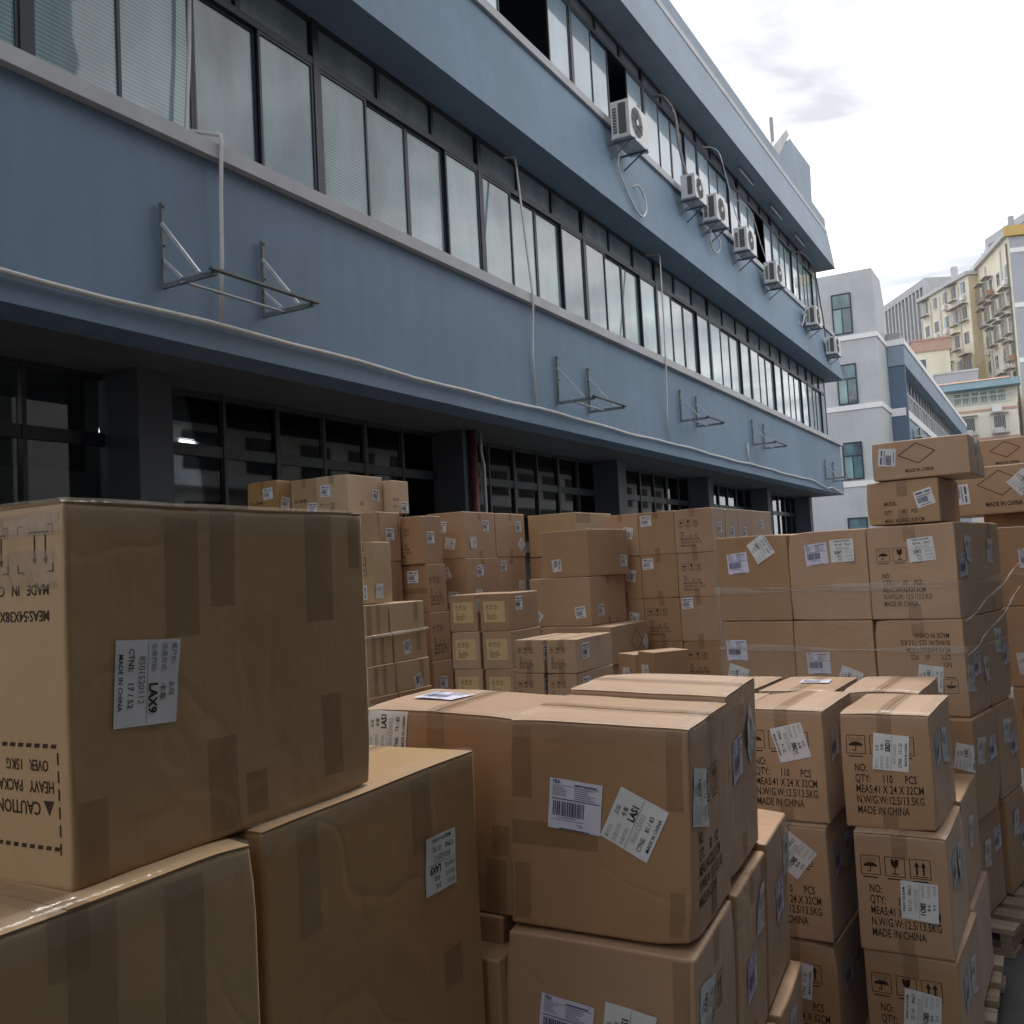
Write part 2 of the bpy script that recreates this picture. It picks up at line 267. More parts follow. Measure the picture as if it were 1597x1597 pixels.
fp(MB().box(-6.95, -6.69, YE-.22, YE-.006, 5.462, 7.67), 'corner_pier', 'blue_dark'); fp(MB().box(-6.95, -6.69, YE-.22, YE-.006, 9.377, 11.71), 'corner_pier', 'blue_dark')
fp(MB().box(-14.2, -6.7, YA, YE, 12.9, 13.0), 'roof_slab', 'concrete')
# stair house on the roof
_sh = [(28.5, 13.5), (28.75, 13.5), (30.75, 14.72), (33.75, 14.86), (33.6, 13.5)]
fp(MB().poly([(-6.30, y, z) for y, z in _sh]+[(-9.5, y, z) for y, z in _sh], [(0, 4, 3, 2, 1), (5, 6, 7, 8, 9), (0, 1, 6, 5), (1, 2, 7, 6), (2, 3, 8, 7), (3, 4, 9, 8), (4, 0, 5, 9)]), 'stair_house', 'light_blue')
_cp = [(28.2, 13.5), (28.9, 13.5), (30.55, 14.74), (30.2, 14.8)]
fp(MB().poly([(-6.275, y, z) for y, z in _cp]+[(-6.9, y, z) for y, z in _cp], [(0, 3, 2, 1), (4, 5, 6, 7), (0, 1, 5, 4), (1, 2, 6, 5), (2, 3, 7, 6), (3, 0, 4, 7)]), 'stair_coping', 'sill_paint')
fp(MB().tube([(-6.45, 29.0, 13.4), (-6.45, 29.0, 14.75)], .055), 'roof_pole', 'concrete')
# ribbon windows
def pane(parent, y0, y1, z0, z1, x, mat, name='pane'):
    mb = MB().box(x-.008, x, y0, y1, z0, z1)
    return fp(mb, name, mat, parent)
def bay(y0, z0, zb, z1, xw, lower, upper, skip=(), Ln_=3.47):
    fr_ = MB(); d0, d1 = xw-.05, xw+.035
    fr_.box(d0, d1+.012, y0-.05, y0+.05, z0, z1)
    fr_.box(d0, d1+.006, y0+.05, y0+Ln_-.05, zb-.04, zb+.04); fr_.box(d0, d1, y0+.05, y0+Ln_-.05, z0, z0+.05); fr_.box(d0, d1, y0+.05, y0+Ln_-.05, z1-.05, z1)
    for k in (1, 2): fr_.box(d0, d1-.004, y0+Ln_*k/3-.03, y0+Ln_*k/3+.03, zb+.04, z1-.05)
    W = (Ln_-.1)/4; ys = [y0+.05+W*k for k in range(5)]
    for k in range(4):
        xo = xw+.02 if k in (0, 3) else xw-.02
        if k in skip: continue
        for a in (ys[k]+.002, ys[k+1]-.034): fr_.box(xo-.018, xo+.014, a, a+.032, z0+.05, zb-.04)
        fr_.box(xo-.018, xo+.014, ys[k]+.034, ys[k+1]-.034, z0+.05, z0+.09); fr_.box(xo-.018, xo+.014, ys[k]+.034, ys[k+1]-.034, zb-.075, zb-.04)
    w = fp(fr_, 'window', 'frame')
    for k in range(4):
        if k in skip: continue
        xo = xw+.02 if k in (0, 3) else xw-.02
        pane(w, ys[k]+.034, ys[k+1]-.034, z0+.09, zb-.075, xo-.002, lower(k))
    for k in range(3): pane(w, y0+.05+(Ln_-.1)*k/3+.03, y0+.05+(Ln_-.1)*(k+1)/3-.03, zb+.04, z1-.05, xw-.004, upper(k), 'transom_pane')
    return w
Y0 = 8.09
for i in range(-3, 8):
    y = Y0+3.47*i
    if i <= 0: lw = lambda k, i=i: 'pane_blind' if (i, k) not in ((-1, 1), (-1, 3), (-1, 2), (0, 3)) else ('pane_clear' if (i, k) in ((-1, 2), (-1, 3)) else 'pane_blind')
    elif i == 1: lw = lambda k: ('pane_clear', 'pane_film', 'pane_film', 'pane_clear')[k]
    else: lw = lambda k, i=i: random.choice(('pane_film', 'pane_film', 'pane_clear', 'pane_film'))
    up_ = lambda k: 'pane_transom'
    Lb = min(3.47, YE-.24-y); bay(y, 5.46, 7.18, 7.67, -6.68, lw, up_, Ln_=Lb)
    sk = {1: (1, 2), 2: (2,), 3: (), 4: (), 5: (2,)}.get(i, ())
    lw3 = lambda k, i=i: 'pane_blue' if i < 6 else 'pane_film'
    up3 = lambda k, i=i: 'pane_dull'
    bay(y, 9.375, 11.36, 11.71, -6.70, lw3, up3, skip=sk, Ln_=Lb)
# slid panes standing half-way in the open bays of the top floor
for y in (15.55+3.47*0+.32,): pane(fac, y, y+.5, 9.46, 11.28, -6.745, 'pane_dull', 'slid_pane')
# ground floor: columns, glazing and the room behind
for k in range(7):
    y = .46+5.67*k
    fp(MB().box(-8.05, -7.3, y, y+.4, 0, 3.59), 'column', 'shaded_paint')  # column paint darkened: the shade falling here is put into its colour
    a, b_ = y+.4, y+5.67
    if a > YE-1: break
    b_ = min(b_, YE-.25)
    f_ = MB(); nP = 6; st = (b_-a-.3)/nP; y00 = a+.3
    f_.box(-7.84, -7.76, a, y00-.03, .9, 3.59)
    for q in range(nP+1):
        wq = .07 if q % 2 == 0 else .045
        f_.box(-7.84, -7.76, y00+st*q-wq/2, y00+st*q+wq/2, .9, 3.59) if q < nP else None
    for zz, hh in ((2.96, .06), (.93, .04), (3.56, .03)): f_.box(-7.83, -7.77, a+.3, b_, zz-hh, zz+hh)
    w = fp(f_, 'window', 'frame')
    for q in range(nP):
        for z0, z1 in ((.97, 2.90), (3.02, 3.53)):
            mb = MB().box(-7.806, -7.80, y00+st*q+.036, y00+st*(q+1)-.036, z0, z1); fp(mb, 'pane', 'glass_thin', w)
    fp(MB().box(-7.9, -7.7, a, b_, 0, .9), 'window_apron', 'shaded_paint')
fp(MB().box(-14.2, -6.3, YA, YE, .0, .06), 'plinth', 'concrete')
for i, (x, y, z) in enumerate([(x, y, 3.34) for x in (-9.3, -11.6) for y in (5.0, 9.0, 12.4, 15.6, 18.6, 22.4, 26.4, 30.4)]):
    if (i*7) % 5 == 3: continue
    t = empty('tube_lamp', (x, y, z), label='lit fluorescent tube hanging from the ceiling of the ground-floor workshop', cat='lamp', group='tube lamps inside the workshop')
    MB().box(-.05, .05, -.62, .62, .03, .09).obj('housing', 'plastic_white', t)
    MB().tube([(0, -.58, 0), (0, .58, 0)], .016, 8).obj('tube', 'tube_light', t, smooth=True)
    MB().box(-.006, .006, -.4, -.39, .09, .25).box(-.006, .006, .39, .4, .09, .25).obj('hanger', 'steel', t)
# pipes
def pipe(pts, r, label, mat='pipe_white', group=None, name='drain_pipe', n=8):
    loc = pts[-1]
    return solo(MB().tube(pts, r, n), name, mat, loc, label, 'pipe', group, smooth=True)
hp = [(-6.255, YA+.2, 3.80)]
for k in range(1, 66):
    y = YA+.2+k*.52
    if y > 31: break
    hp.append((-6.255, y, 3.80+.012*math.sin(y*1.1)-.008*math.sin(y*2.9)))
hp += [(-6.25, 31.6, 3.72), (-6.25, 32.3, 3.66), (-6.25, 33.2, 3.74), (-6.25, 34.2, 3.66), (-6.25, 35.0, 3.62)]
pipe(hp, .024, 'long white plastic pipe running level along the bottom of the blue wall', name='horizontal_pipe')
pipe([(-6.60, 6.28, 7.5), (-6.60, 6.24, 6.5), (-6.60, 6.17, 5.68), (-6.56, 6.175, 5.66), (-6.22, 6.21, 5.54), (-6.21, 6.21, 5.49), (-6.22, 6.19, 5.0), (-6.235, 6.19, 4.4), (-6.245, 6.16, 3.84)], .019, 'white drain pipe stepping over the sill beside the blinded windows')
pipe([(-6.6, 12.22, 7.57), (-6.45, 12.28, 7.566), (-6.44, 12.28, 7.5), (-6.30, 12.2, 6.2), (-6.212, 12.14, 5.45), (-6.212, 12.14, 5.3), (-6.265, 12.15, 4.6), (-6.27, 12.18, 3.83)], .017, 'white drain pipe slanting across the ribbon window to the level pipe')
pipe([(-6.62, 17.93, 7.62), (-6.36, 17.97, 7.6), (-6.34, 17.97, 7.52), (-6.26, 17.75, 6.3), (-6.212, 17.58, 5.42), (-6.212, 17.57, 5.3), (-6.26, 17.6, 4.4), (-6.265, 17.65, 3.83)], .016, 'thin white drain pipe with a bent top beside the third empty bracket')
pipe([(-6.27, 23.2, 4.3), (-6.265, 23.2, 3.84)], .02, 'short white pipe stub standing on the level pipe')
pipe([(-7.235, 11.97, 0), (-7.235, 11.97, 3.58)], .06, 'dark red downpipe on a ground-floor column', 'red_pipe', name='down_pipe')
pipe([(-7.26, 12.3, 0), (-7.26, 12.3, 3.1), (-7.26, 12.24, 3.3), (-7.26, 12.24, 3.58)], .025, 'thin grey cable pipe next to the dark red downpipe', 'steel_light', name='down_pipe')
# soffit tubes under the eaves (unlit)
for k, y in enumerate((25.2, 28.4, 31.4)):
    t = empty('eave_tube_lamp', (-6.35, y, 11.6), label='unlit tube lamp fixed below the roof overhang', cat='lamp', group='tube lamps below the roof overhang')
    MB().tube([(0, -.65, 0), (0, .65, 0)], .018, 6).obj('tube', 'plastic_white', t, smooth=True); MB().box(-.012, .012, -.6, .6, .03, .105).obj('base', 'blue_dark', t)
# empty wall brackets
def bracket(y0, y1, zt, zb, arm, label):
    t = empty('wall_bracket', (-6.3, y0, zb), label=label, cat='bracket', group='empty air-conditioner brackets on the wall')
    L_ = y1-y0; h = zt-zb
    for yy in (0, L_):
        MB().bar((.025, yy, 0), (.025, yy, h), .035, .035).obj('wall_leg', 'steel', t)
        MB().bar((.03, yy, .02), (arm, yy, .02), .03, .04).obj('arm', 'steel', t)
        MB().bar((.03, yy-.01, h*.76), (arm*.72, yy-.01, .05), .018, .028).obj('stay', 'steel_light', t)
        MB().bar((.03, yy-.01, h*.34), (arm*.40, yy-.01, .05), .015, .024).obj('stay', 'steel_light', t)
        for zz in (h-.03, h*.5): MB().tube([(.045, yy, zz), (.06, yy, zz)], .012, 6).obj('bolt', 'steel', t)
    MB().bar((arm, -.06, .045), (arm, L_+.06, .045), .05, .02).obj('front_rail', 'steel', t)
    MB().bar((arm*.42, -.02, .012), (arm*.42, L_+.02, .012), .05, .012).obj('cross_rail', 'steel_light', t)
bracket(5.57, 6.75, 4.73, 4.0, .62, 'large empty steel bracket on the blue wall below the first drain pipe')
bracket(12.93, 14.05, 4.69, 3.96, .62, 'empty steel bracket between the slanting pipe and the thin pipe')
bracket(18.45, 19.45, 4.95, 4.30, .58, 'empty steel bracket directly after the thin drain pipe')
bracket(23.75, 24.82, 4.95, 4.30, .58, 'empty steel bracket above the short pipe stub')
bracket(32.4, 33.7, 4.62, 3.95, .6, 'empty steel bracket at the far corner of the blue wall')
# air conditioners on the top floor
def aircon(y, z, w=.84, h=.6, d=.31, louvre=True, label='', group='air conditioners on the top floor', x=-6.27, gap=.17, rz=0):
    t = empty('air_conditioner', (x, y, z), rz, label=label, cat='air conditioner', group=group)
    a, b_ = gap, gap+d
    MB().box(a, b_, 0, w, .02, h).obj('casing', 'plastic_white', t)
    cy, cz, r_ = w*.41, h*.53, min(h*.42, w*.3)
    fg = MB()
    for q in range(5): fg.disc((b_+.012, cy, cz), 0, r_*(q+1)/5.2-.006, r_*(q+1)/5.2+.003, 28)
    for q in range(10):
        an = math.pi*q/5; fg.bar((b_+.012, cy+math.cos(an)*.05, cz+math.sin(an)*.05), (b_+.012, cy+math.cos(an)*r_, cz+math.sin(an)*r_), .008, .008, (1, 0, 0))
    MB().disc((b_+.004, cy, cz), 0, 0.001, r_, 28).obj('fan_recess', 'plastic_grey', t)
    fg.obj('fan_grille', 'plastic_grey', t); MB().disc((b_+.016, cy, cz), 0, .001, .055, 20).obj('fan_hub', 'plastic_white', t)
    MB().box(a+.14, a+d-.06, -.006, -.001, .07, h-.05).obj('coil_panel', 'plastic_grey', t)
    if louvre:
        lv = MB()
        for q in range(9):
            zz = .1+q*(h-.2)/9; lv.box(a+.035, a+.105, -.012, -.002, zz, zz+(h-.2)/9*.55)
        lv.obj('side_slot', 'plastic_grey', t)
    for yy in (.12, w-.14):
        br = MB(); br.bar((.01, yy, -.34), (.01, yy, .0), .035); br.bar((0, yy, -.012), (b_+.04, yy, -.012), .03, .03); br.bar((.02, yy, -.31), (b_-.06, yy, -.03), .022); br.obj('bracket', 'steel', t)
    MB().box(a-.01, b_+.01, -.005, w+.005, .0, .03).obj('base_pan', 'steel_light', t)
    return t
aircon(15.25, 8.83, .86, .66, .34, True, 'large white air conditioner with a loose grey drain hose, beside the open top-floor window')
aircon(18.85, 8.92, .74, .50, .30, False, 'small white air conditioner under two taped pipes')
aircon(20.25, 8.87, .84, .58, .32, True, 'white air conditioner close behind the small one with a looped hose below')
aircon(22.6, 8.84, .84, .56, .32, True, 'white air conditioner in the middle of the top-floor row')
aircon(25.35, 8.72, .84, .56, .32, True, 'white air conditioner below a long hanging cable')
aircon(30.15, 8.55, .84, .58, .32, True, 'white air conditioner with a forked white hose at its side')
aircon(33.05, 8.15, .84, .58, .32, True, 'white air conditioner hung lowest, at the far corner of the factory')
def hose(pts, r, label, mat, group=None):
    P = [Vector(p) for p in pts]; out = []
    for i in range(len(P)-1):                          # Catmull-Rom
        p0, p1, p2, p3 = P[max(i-1, 0)], P[i], P[i+1], P[min(i+2, len(P)-1)]
        for k in range(6):
            t = k/6; out.append(.5*((2*p1)+(-p0+p2)*t+(2*p0-5*p1+4*p2-p3)*t*t+(-p0+3*p1-3*p2+p3)*t**3))
    out.append(P[-1]); return pipe(out, r, label, mat, group, 'hose')
hose([(-6.0, 15.5, 8.85), (-6.12, 15.5, 8.5), (-6.10, 15.75, 8.15), (-6.06, 16.1, 7.85), (-6.02, 16.3, 7.78), (-6.02, 16.5, 7.95), (-6.05, 16.55, 8.2), (-6.1, 16.4, 8.4), (-6.18, 16.25, 8.35)], .019, 'curled pale grey hose hanging below the large air conditioner', 'pipe_white')
for k, dx in enumerate((0, .07)):
    hose([(-6.62, 18.95+dx, 11.3), (-6.4, 19.0+dx, 11.25), (-6.25, 19.2+dx, 10.9), (-6.2, 19.2+dx, 10.2), (-6.1, 19.25+dx, 9.6), (-6.0, 19.3+dx, 9.35)], .024, 'taped brown pipe dropping to the small air conditioner', 'hose', 'taped pipes above the small air conditioner')
hose([(-6.05, 20.6, 8.9), (-6.1, 20.7, 8.5), (-6.05, 20.95, 8.35), (-6.0, 21.1, 8.6), (-6.1, 20.95, 8.85)], .02, 'looped white hose under an air conditioner', 'pipe_white')
hose([(-6.62, 22.2, 11.4), (-6.3, 22.4, 11.3), (-6.2, 22.6, 10.8), (-6.2, 23.3, 10.0), (-6.05, 23.4, 9.5)], .014, 'grey pipe bowing in front of the top-floor windows', 'steel_light')
hose([(-6.6, 24.6, 10.9), (-6.25, 24.9, 10.6), (-6.2, 25.6, 9.9), (-6.15, 25.9, 9.4), (-6.1, 25.2, 8.95)], .012, 'hanging cable beside the middle air conditioners', 'steel_light')
hose([(-6.27, 29.6, 8.75), (-6.15, 29.8, 8.5), (-6.1, 30.0, 8.8), (-6.05, 30.2, 8.9)], .02, 'forked white hose end on the blue wall', 'pipe_white')
hose([(-6.62, 31.3, 11.3), (-6.3, 31.7, 11.2), (-6.15, 32.3, 10.8), (-6.12, 32.8, 9.8), (-6.1, 33.0, 9.2), (-6.1, 33.1, 8.75)], .022, 'thick black cable dropping to the lowest air conditioner', 'plastic_grey')

# ------------------------------------------------------------------ second factory block beyond the gap
BO = (-7, 58, 0)
b2 = empty('far_factory_block', BO, label='grey stair tower and further factory wing beyond the end of the blue building', cat='building')
def bp_(mb, name, mat, parent=None): return mb.obj(name, mat, parent or b2, BO)
bp_(MB().poly([(-7.63, 56, 0), (-16, 56, 0), (-16, 56, 17.2), (-7.63, 56, 17.2), (-7.63, 59.0, 17.2), (-7.63, 60.2, 15.8), (-7.63, 60.2, 0), (-16, 60.2, 0), (-16, 60.2, 15.8), (-16, 59, 17.2)],
    [(0, 3, 2, 1), (0, 6, 5, 4, 3), (3, 4, 9, 2), (4, 5, 8, 9), (5, 6, 7, 8), (1, 2, 9, 8, 7)]), 'stair_tower', 'grey_paint')
for z0, z1 in ((13.38, 13.64), (9.46, 9.74), (5.2, 5.5)): bp_(MB().box(-16, -7.57, 55.94, 59.6, z0, z1), 'white_band', 'white_band')
for z0, z1 in ((13.75, 16.04), (9.8, 12.05), (5.6, 7.68), (1.6, 3.5)):
    w = bp_(MB().box(-9.86, -8.80, 55.93, 55.99, z1-.07, z1).box(-9.86, -8.80, 55.93, 55.99, z0, z0+.06).box(-9.86, -9.79, 55.93, 55.99, z0+.06, z1-.07).box(-8.87, -8.80, 55.93, 55.99, z0+.06, z1-.07)
            .box(-9.79, -8.87, 55.935, 55.985, z0+(z1-z0)*.62, z0+(z1-z0)*.65).box(-9.36, -9.31, 55.935, 55.985, z0+.06, z0+(z1-z0)*.62), 'window', 'frame')
    zm = z0+(z1-z0)*.62
    for a, c, p, q, mt_ in ((-9.79, -9.36, z0+.06, zm, 'pane_film'), (-9.31, -8.87, z0+.06, zm, 'pane_clear'), (-9.79, -8.87, zm+.07, z1-.07, 'pane_clear')):
        bp_(MB().box(a, c, 55.96, 55.965, p, q), 'pane', mt_, w)
bp_(MB().box(-20, -6.72, 59.6, 59.9, 0, 12.2), 'recess_wall', 'blue_dark')
bp_(MB().box(-7.6, -6.69, 59.55, 106, 12.22, 13.4), 'roof_fascia', 'light_blue'); bp_(MB().box(-7.65, -6.63, 59.5, 106, 13.402, 13.74), 'white_band', 'white_band'); bp_(MB().box(-7.6, -6.85, 59.6, 106, 13.742, 14.15), 'parapet', 'concrete')
bp_(MB().box(-20, -7.3, 59.9, 106, 12.24, 12.4), 'soffit', 'blue_dark')
bp_(MB().box(-8, -6.9, 59.62, 106, 0, 9.3), 'spandrel_wall', 'light_blue'); bp_(MB().box(-8, -6.82, 59.56, 106, 9.302, 9.75), 'window_sill', 'white_band')
bp_(MB().box(-8.2, -7.6, 59.95, 106, 9.75, 12.22), 'room_wall', 'slat_dark')
for k in range(26):
    y = 60.4+1.72*k
    f_ = bp_(MB().box(-7.36, -7.28, y, y+.12, 9.75, 12.2).box(-7.36, -7.30, y+.12, y+1.72, 11.3, 11.4).box(-7.36, -7.30, y+.82, y+.9, 9.75, 11.3), 'window', 'frame_light')
    for a, c in ((.14, .8), (.92, 1.7)): bp_(MB().box(-7.345, -7.335, y+a, y+c, 9.76, 11.29), 'pane', 'dark_pane' if (k+int(a)) % 3 else 'pane_film', f_)
t = aircon(62.6, 8.3, .84, .6, .3, True, 'white air conditioner on the further factory wing', 'air conditioner of the further wing', x=-6.88)

# ------------------------------------------------------------------ town behind
def local_box(mb, a, b_, c, d, e_, f_): return mb.box(a, b_, c, d, e_, f_)
# cream apartment block: own frame, x runs along the facade (towards the camera), y into the block
def apartments():
    ang = R(17.5)
    P0 = Vector((-1.75, 117, 0)); H = 35.0
    t = empty('apartment_block', P0, label='cream apartment block with window cages and rooftop aerials behind the yard', cat='building')
    t.rotation_euler = (0, 0, R(90)+ang)        # local x = back along the facade, local y = left; facade on local y=0, body on -y
    MB().box(0, 17.5, -14, 0, 0, H).obj('wall', 'cream', t)
    MB().box(-.3, 17.8, -14.2, .45, H, H+.5).obj('cornice', 'sill_paint', t)
    MB().box(-.5, .0, -14.2, .5, H-.2, H+.9).obj('gable_trim', 'yellow_trim', t)
    MB().box(-.15, -.01, -14, -.02, 0, H-.3).obj('gable_wall', 'apt_grey', t)
    for z in range(3, 34, 6): MB().box(-.22, -.16, -14, 0, z, z+.5).obj('gable_band', 'white_band', t)
    for z in range(4, 33, 4):
        w = MB().box(-.22, -.16, -3.3, -2.3, z, z+1.5).obj('window', 'white_band', t); MB().box(-.24, -.225, -3.2, -2.4, z+.1, z+1.4).obj('pane', 'green_pane', w)
    rnd = random.Random(3)
    for fl in range(11):
        z = 1.2+fl*2.95
        for s0, yb, cols in ((0, 0, (1.6, 4.6, 7.6, 10.6, 13.6, 16.0)),):
            for cx in cols:
                x = s0+cx; kind = rnd.random()
                w = MB().box(x-.65, x+.65, yb, yb+.06, z, z+1.6).obj('window', 'white_band', t)
                MB().box(x-.56, x-.04, yb+.061, yb+.075, z+.08, z+1.5).obj('pane', 'dark_pane', w); MB().box(x+.04, x+.56, yb+.061, yb+.075, z+.08, z+1.5).obj('pane', rnd.choice(('dark_pane', 'pane_film', 'green_pane')), w)
                if kind < .5:
                    cg = MB(); cg.box(x-.95, x+.95, yb+.08, yb+.75, z-.35, z-.28); cg.box(x-1.05, x+1.05, yb+.08, yb+.95, z+1.75, z+1.83)
                    for q in range(8): cg.box(x-.93+q*.26, x-.90+q*.26, yb+.70, yb+.74, z-.28, z+1.75)
                    for zz in (.1, .6, 1.1): cg.box(x-.93, x+.93, yb+.745, yb+.77, z+zz, z+zz+.04)
                    cg.obj('window_cage', 'cage', t)
                    if rnd.random() < .5: MB().box(x-.85, x+.1, yb+.1, yb+.6, z-.27, z+.25).obj('balcony_box', rnd.choice(('plastic_white', 'cream_side', 'terracotta')), t)
                elif kind < .8: MB().box(x-.45, x+.4, yb+.08, yb+.45, z-.75, z-.15).obj('air_conditioner_box', 'plastic_white', t)
    for px, yb in ((.7, 0), (3.1, 0), (9.2, 0), (15, 0)):
        MB().tube([(px, yb+.12, 0), (px, yb+.12, H-.7)], .09, 6).obj('downpipe', 'pipe_white' if px != .7 else 'hose', t)
    for px, hh in ((14.5, 2.2), (15.2, 3.1), (16.6, 3.0), (17.2, 2.2), (12.0, 2.6), (12.6, 2.6)):
        MB().tube([(px, -1.8, H-.6), (px, -1.8, H+hh)], .07, 6).box(px-.14, px+.14, -1.95, -1.7, H+hh-1.6, H+hh).obj('antenna_mast', 'steel_light', t)
    MB().box(1.6, 2.1, -1.2, -.7, H+.5, H+2.6).obj('roof_stack', 'concrete', t)
    # second block, turned more towards the yard
    t = empty('apartment_block', (-6.6, 128.5, 0), R(90+33), label='lower cream apartment block with a tan end wall, left of the taller one', cat='building'); H = 34.4
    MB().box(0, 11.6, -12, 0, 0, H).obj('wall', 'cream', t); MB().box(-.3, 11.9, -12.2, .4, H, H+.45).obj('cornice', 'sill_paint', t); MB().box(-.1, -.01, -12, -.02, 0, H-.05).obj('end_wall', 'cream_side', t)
    for fl in range(11):
        z = 1.4+fl*3.1
        for cx in (1.2, 3.4, 5.6, 8, 10.4):
            w = MB().box(cx-.6, cx+.6, 0, .06, z, z+1.6).obj('window', 'white_band', t)
            MB().box(cx-.52, cx-.03, .061, .075, z+.08, z+1.5).obj('pane', 'dark_pane', w); MB().box(cx+.03, cx+.52, .061, .075, z+.08, z+1.5).obj('pane', rnd.choice(('dark_pane', 'pane_film', 'green_pane')), w)
            if rnd.random() < .5:
                cg = MB(); cg.box(cx-.85, cx+.85, .08, .7, z-.35, z-.28); cg.box(cx-.95, cx+.95, .08, .85, z+1.75, z+1.83)
                for q in range(7): cg.box(cx-.83+q*.27, cx-.80+q*.27, .66, .70, z-.28, z+1.75)
                cg.obj('window_cage', 'cage', t)
            elif rnd.random() < .6: MB().box(cx-.4, cx+.4, .08, .42, z-.75, z-.15).obj('air_conditioner_box', 'plastic_white', t)
    for px in (2.3, 6.8, 9.2): MB().tube([(px, .12, 0), (px, .12, H-.7)], .08, 6).obj('downpipe', 'pipe_white', t)
    MB().box(4.2, 4.8, -1.2, -.6, H+.45, H+2.4).obj('roof_stack', 'slat', t)
apartments()
def slab_tower():
    P1 = Vector((-14.2, 160.5, 0)); t = empty('slatted_tower', P1, R(90+30), label='grey tower block faced with tall vertical fins behind the far wing', cat='building'); H = 43
    MB().box(0, 60, -20, -.6, 0, H-.6).obj('wall', 'slat_dark', t)
    MB().box(-.6, 60, -8, .3, H-.9, H+.2).obj('roof_frame', 'slat', t); MB().box(-.6, .5, -.6, .3, 0, H-.9).obj('corner_pier', 'slat', t)
    MB().box(-.6, -.01, -3.2, -.61, 0, H-.9).obj('end_wall', 'slat', t); MB().box(-.6, -.01, -8, -3.3, 0, H-3.4).obj('end_wall', 'slat', t)
    for k in range(26): MB().box(1.4+k*1.35, 1.85+k*1.35, -.6, .3, 0, H-.9).obj('fin', 'slat', t)
    for k in range(9): MB().box(1, 60, -.59, -.3, 4+k*4.2, 4.7+k*4.2).obj('floor_band', 'apt_grey', t)
slab_tower()
t = empty('salmon_block', (-11.2, 122, 0), R(8), label='small block with a salmon pink parapet between the tower and the apartments', cat='building')
MB().box(-1.5, 2.4, 0, 8, 0, 24.6).obj('wall', 'cream', t); MB().box(-1.7, 2.6, -.2, 8, 24.6, 25.9).obj('parapet', 'salmon', t); MB().box(-1.8, 2.7, -.3, 8, 25.902, 26.1).obj('coping', 'salmon', t)
for z in range(10, 23, 4):
    w = MB().box(-1.2, -.1, -.06, 0, z, z+1.8).obj('window', 'white_band', t); MB().box(-1.1, -.2, -.075, -.061, z+.1, z+1.7).obj('pane', 'dark_pane', w)
t = empty('roof_annexe', (-7.6, 112.5, 0), R(4), label='plain grey roof room below the cream apartments', cat='building')
MB().box(-2.2, 2.0, 0, 4, 0, 20.1).obj('wall', 'apt_grey', t); MB().box(-2.3, 2.1, -.1, 4.1, 20.1, 20.3).obj('roof', 'sill_paint', t); MB().tube([(-1, -.1, 17.5), (-1, -.1, 19), (-.4, -.1, 19)], .06, 6).obj('pipe', 'pipe_white', t)
t = empty('shop_house', (-4.6, 109, 0), R(2), label='low cream house with blue awning, green windows and salmon bands', cat='building')
MB().box(-5.2, 2.5, 0, 9, 0, 15.9).obj('wall', 'pale_wall', t)
MB().box(-5.2, 2.6, .6, 9, 15.9, 17.5).obj('upper_wall', 'cream', t); MB().box(-5.6, 2.9, -1.2, .8, 17.5, 18.2).obj('awning', 'awning', t); MB().poly([(-5.6, -1.3, 18.2), (2.0, -1.3, 18.2), (2.0, 1.5, 18.75), (-5.6, 1.5, 18.75), (-5.6, 1.5, 18.2), (2.0, 1.5, 18.2)], [(0, 1, 2, 3), (0, 3, 4), (1, 5, 2), (0, 4, 5, 1), (2, 5, 4, 3)]).obj('awning_roof', 'terracotta', t)
for z in (15.2, 12.3, 8.4): MB().box(-5.25, 2.56, -.06, .02, z, z+.25).obj('band', 'salmon', t)
for k in range(6):
    w = MB().box(-3.3+k*.82, -2.55+k*.82, .52, .6, 16.1, 17.4).obj('window', 'white_band', t); MB().box(-3.24+k*.82, -2.61+k*.82, .505, .519, 16.2, 17.3).obj('pane', 'green_pane', w)
rl = MB()
for k in range(26): rl.box(-5.1+k*.29, -5.06+k*.29, -.02, .02, 15.95, 16.8)
rl.box(-5.15, 2.5, -.03, .03, 16.8, 16.88).obj('railing', 'frame_light', t)
for x in (-2.0, .8):
    for z in (13.2, 9.6):
        w = MB().box(x-.6, x+.6, -.05, 0, z, z+1.5).obj('window', 'white_band', t); MB().box(x-.52, x+.52, -.065, -.051, z+.08, z+1.42).obj('pane', 'dark_pane', w)
        cg = MB(); cg.box(x-.8, x+.8, -.6, -.08, z-.4, z-.33); cg.box(x-.85, x+.85, -.65, -.08, z+1.6, z+1.67)
        for q in range(9): cg.box(x-.8+q*.195, x-.775+q*.195, -.6, -.57, z-.33, z+1.6)
        cg.obj('window_cage', 'cage', t); MB().box(x-.5, x+.3, -.5, -.1, z-.32, z+.2).obj('air_conditioner_box', 'plastic_white', t)
MB().box(.2, 1.1, -.45, -.08, 15.0, 15.7).obj('air_conditioner_box', 'plastic_white', t)
t = empty('roof_frame_building', (3, 150, 0), R(90+30), label='distant grey block with an open rooftop frame above the apartments', cat='building')
MB().box(0, 16.3, -14, 0, 0, 45).obj('wall', 'slat', t); MB().box(-.5, 16.6, -.4, .4, 47.4, 48.5).obj('roof_frame', 'slat', t); MB().box(15.8, 16.6, -.4, .4, 45, 47.4).obj('frame_pier', 'slat', t)
for k in range(14): MB().box(1+k*1.05, 1.15+k*1.05, -.1, .1, 45, 47.4).obj('frame_post', 'frame_light', t)
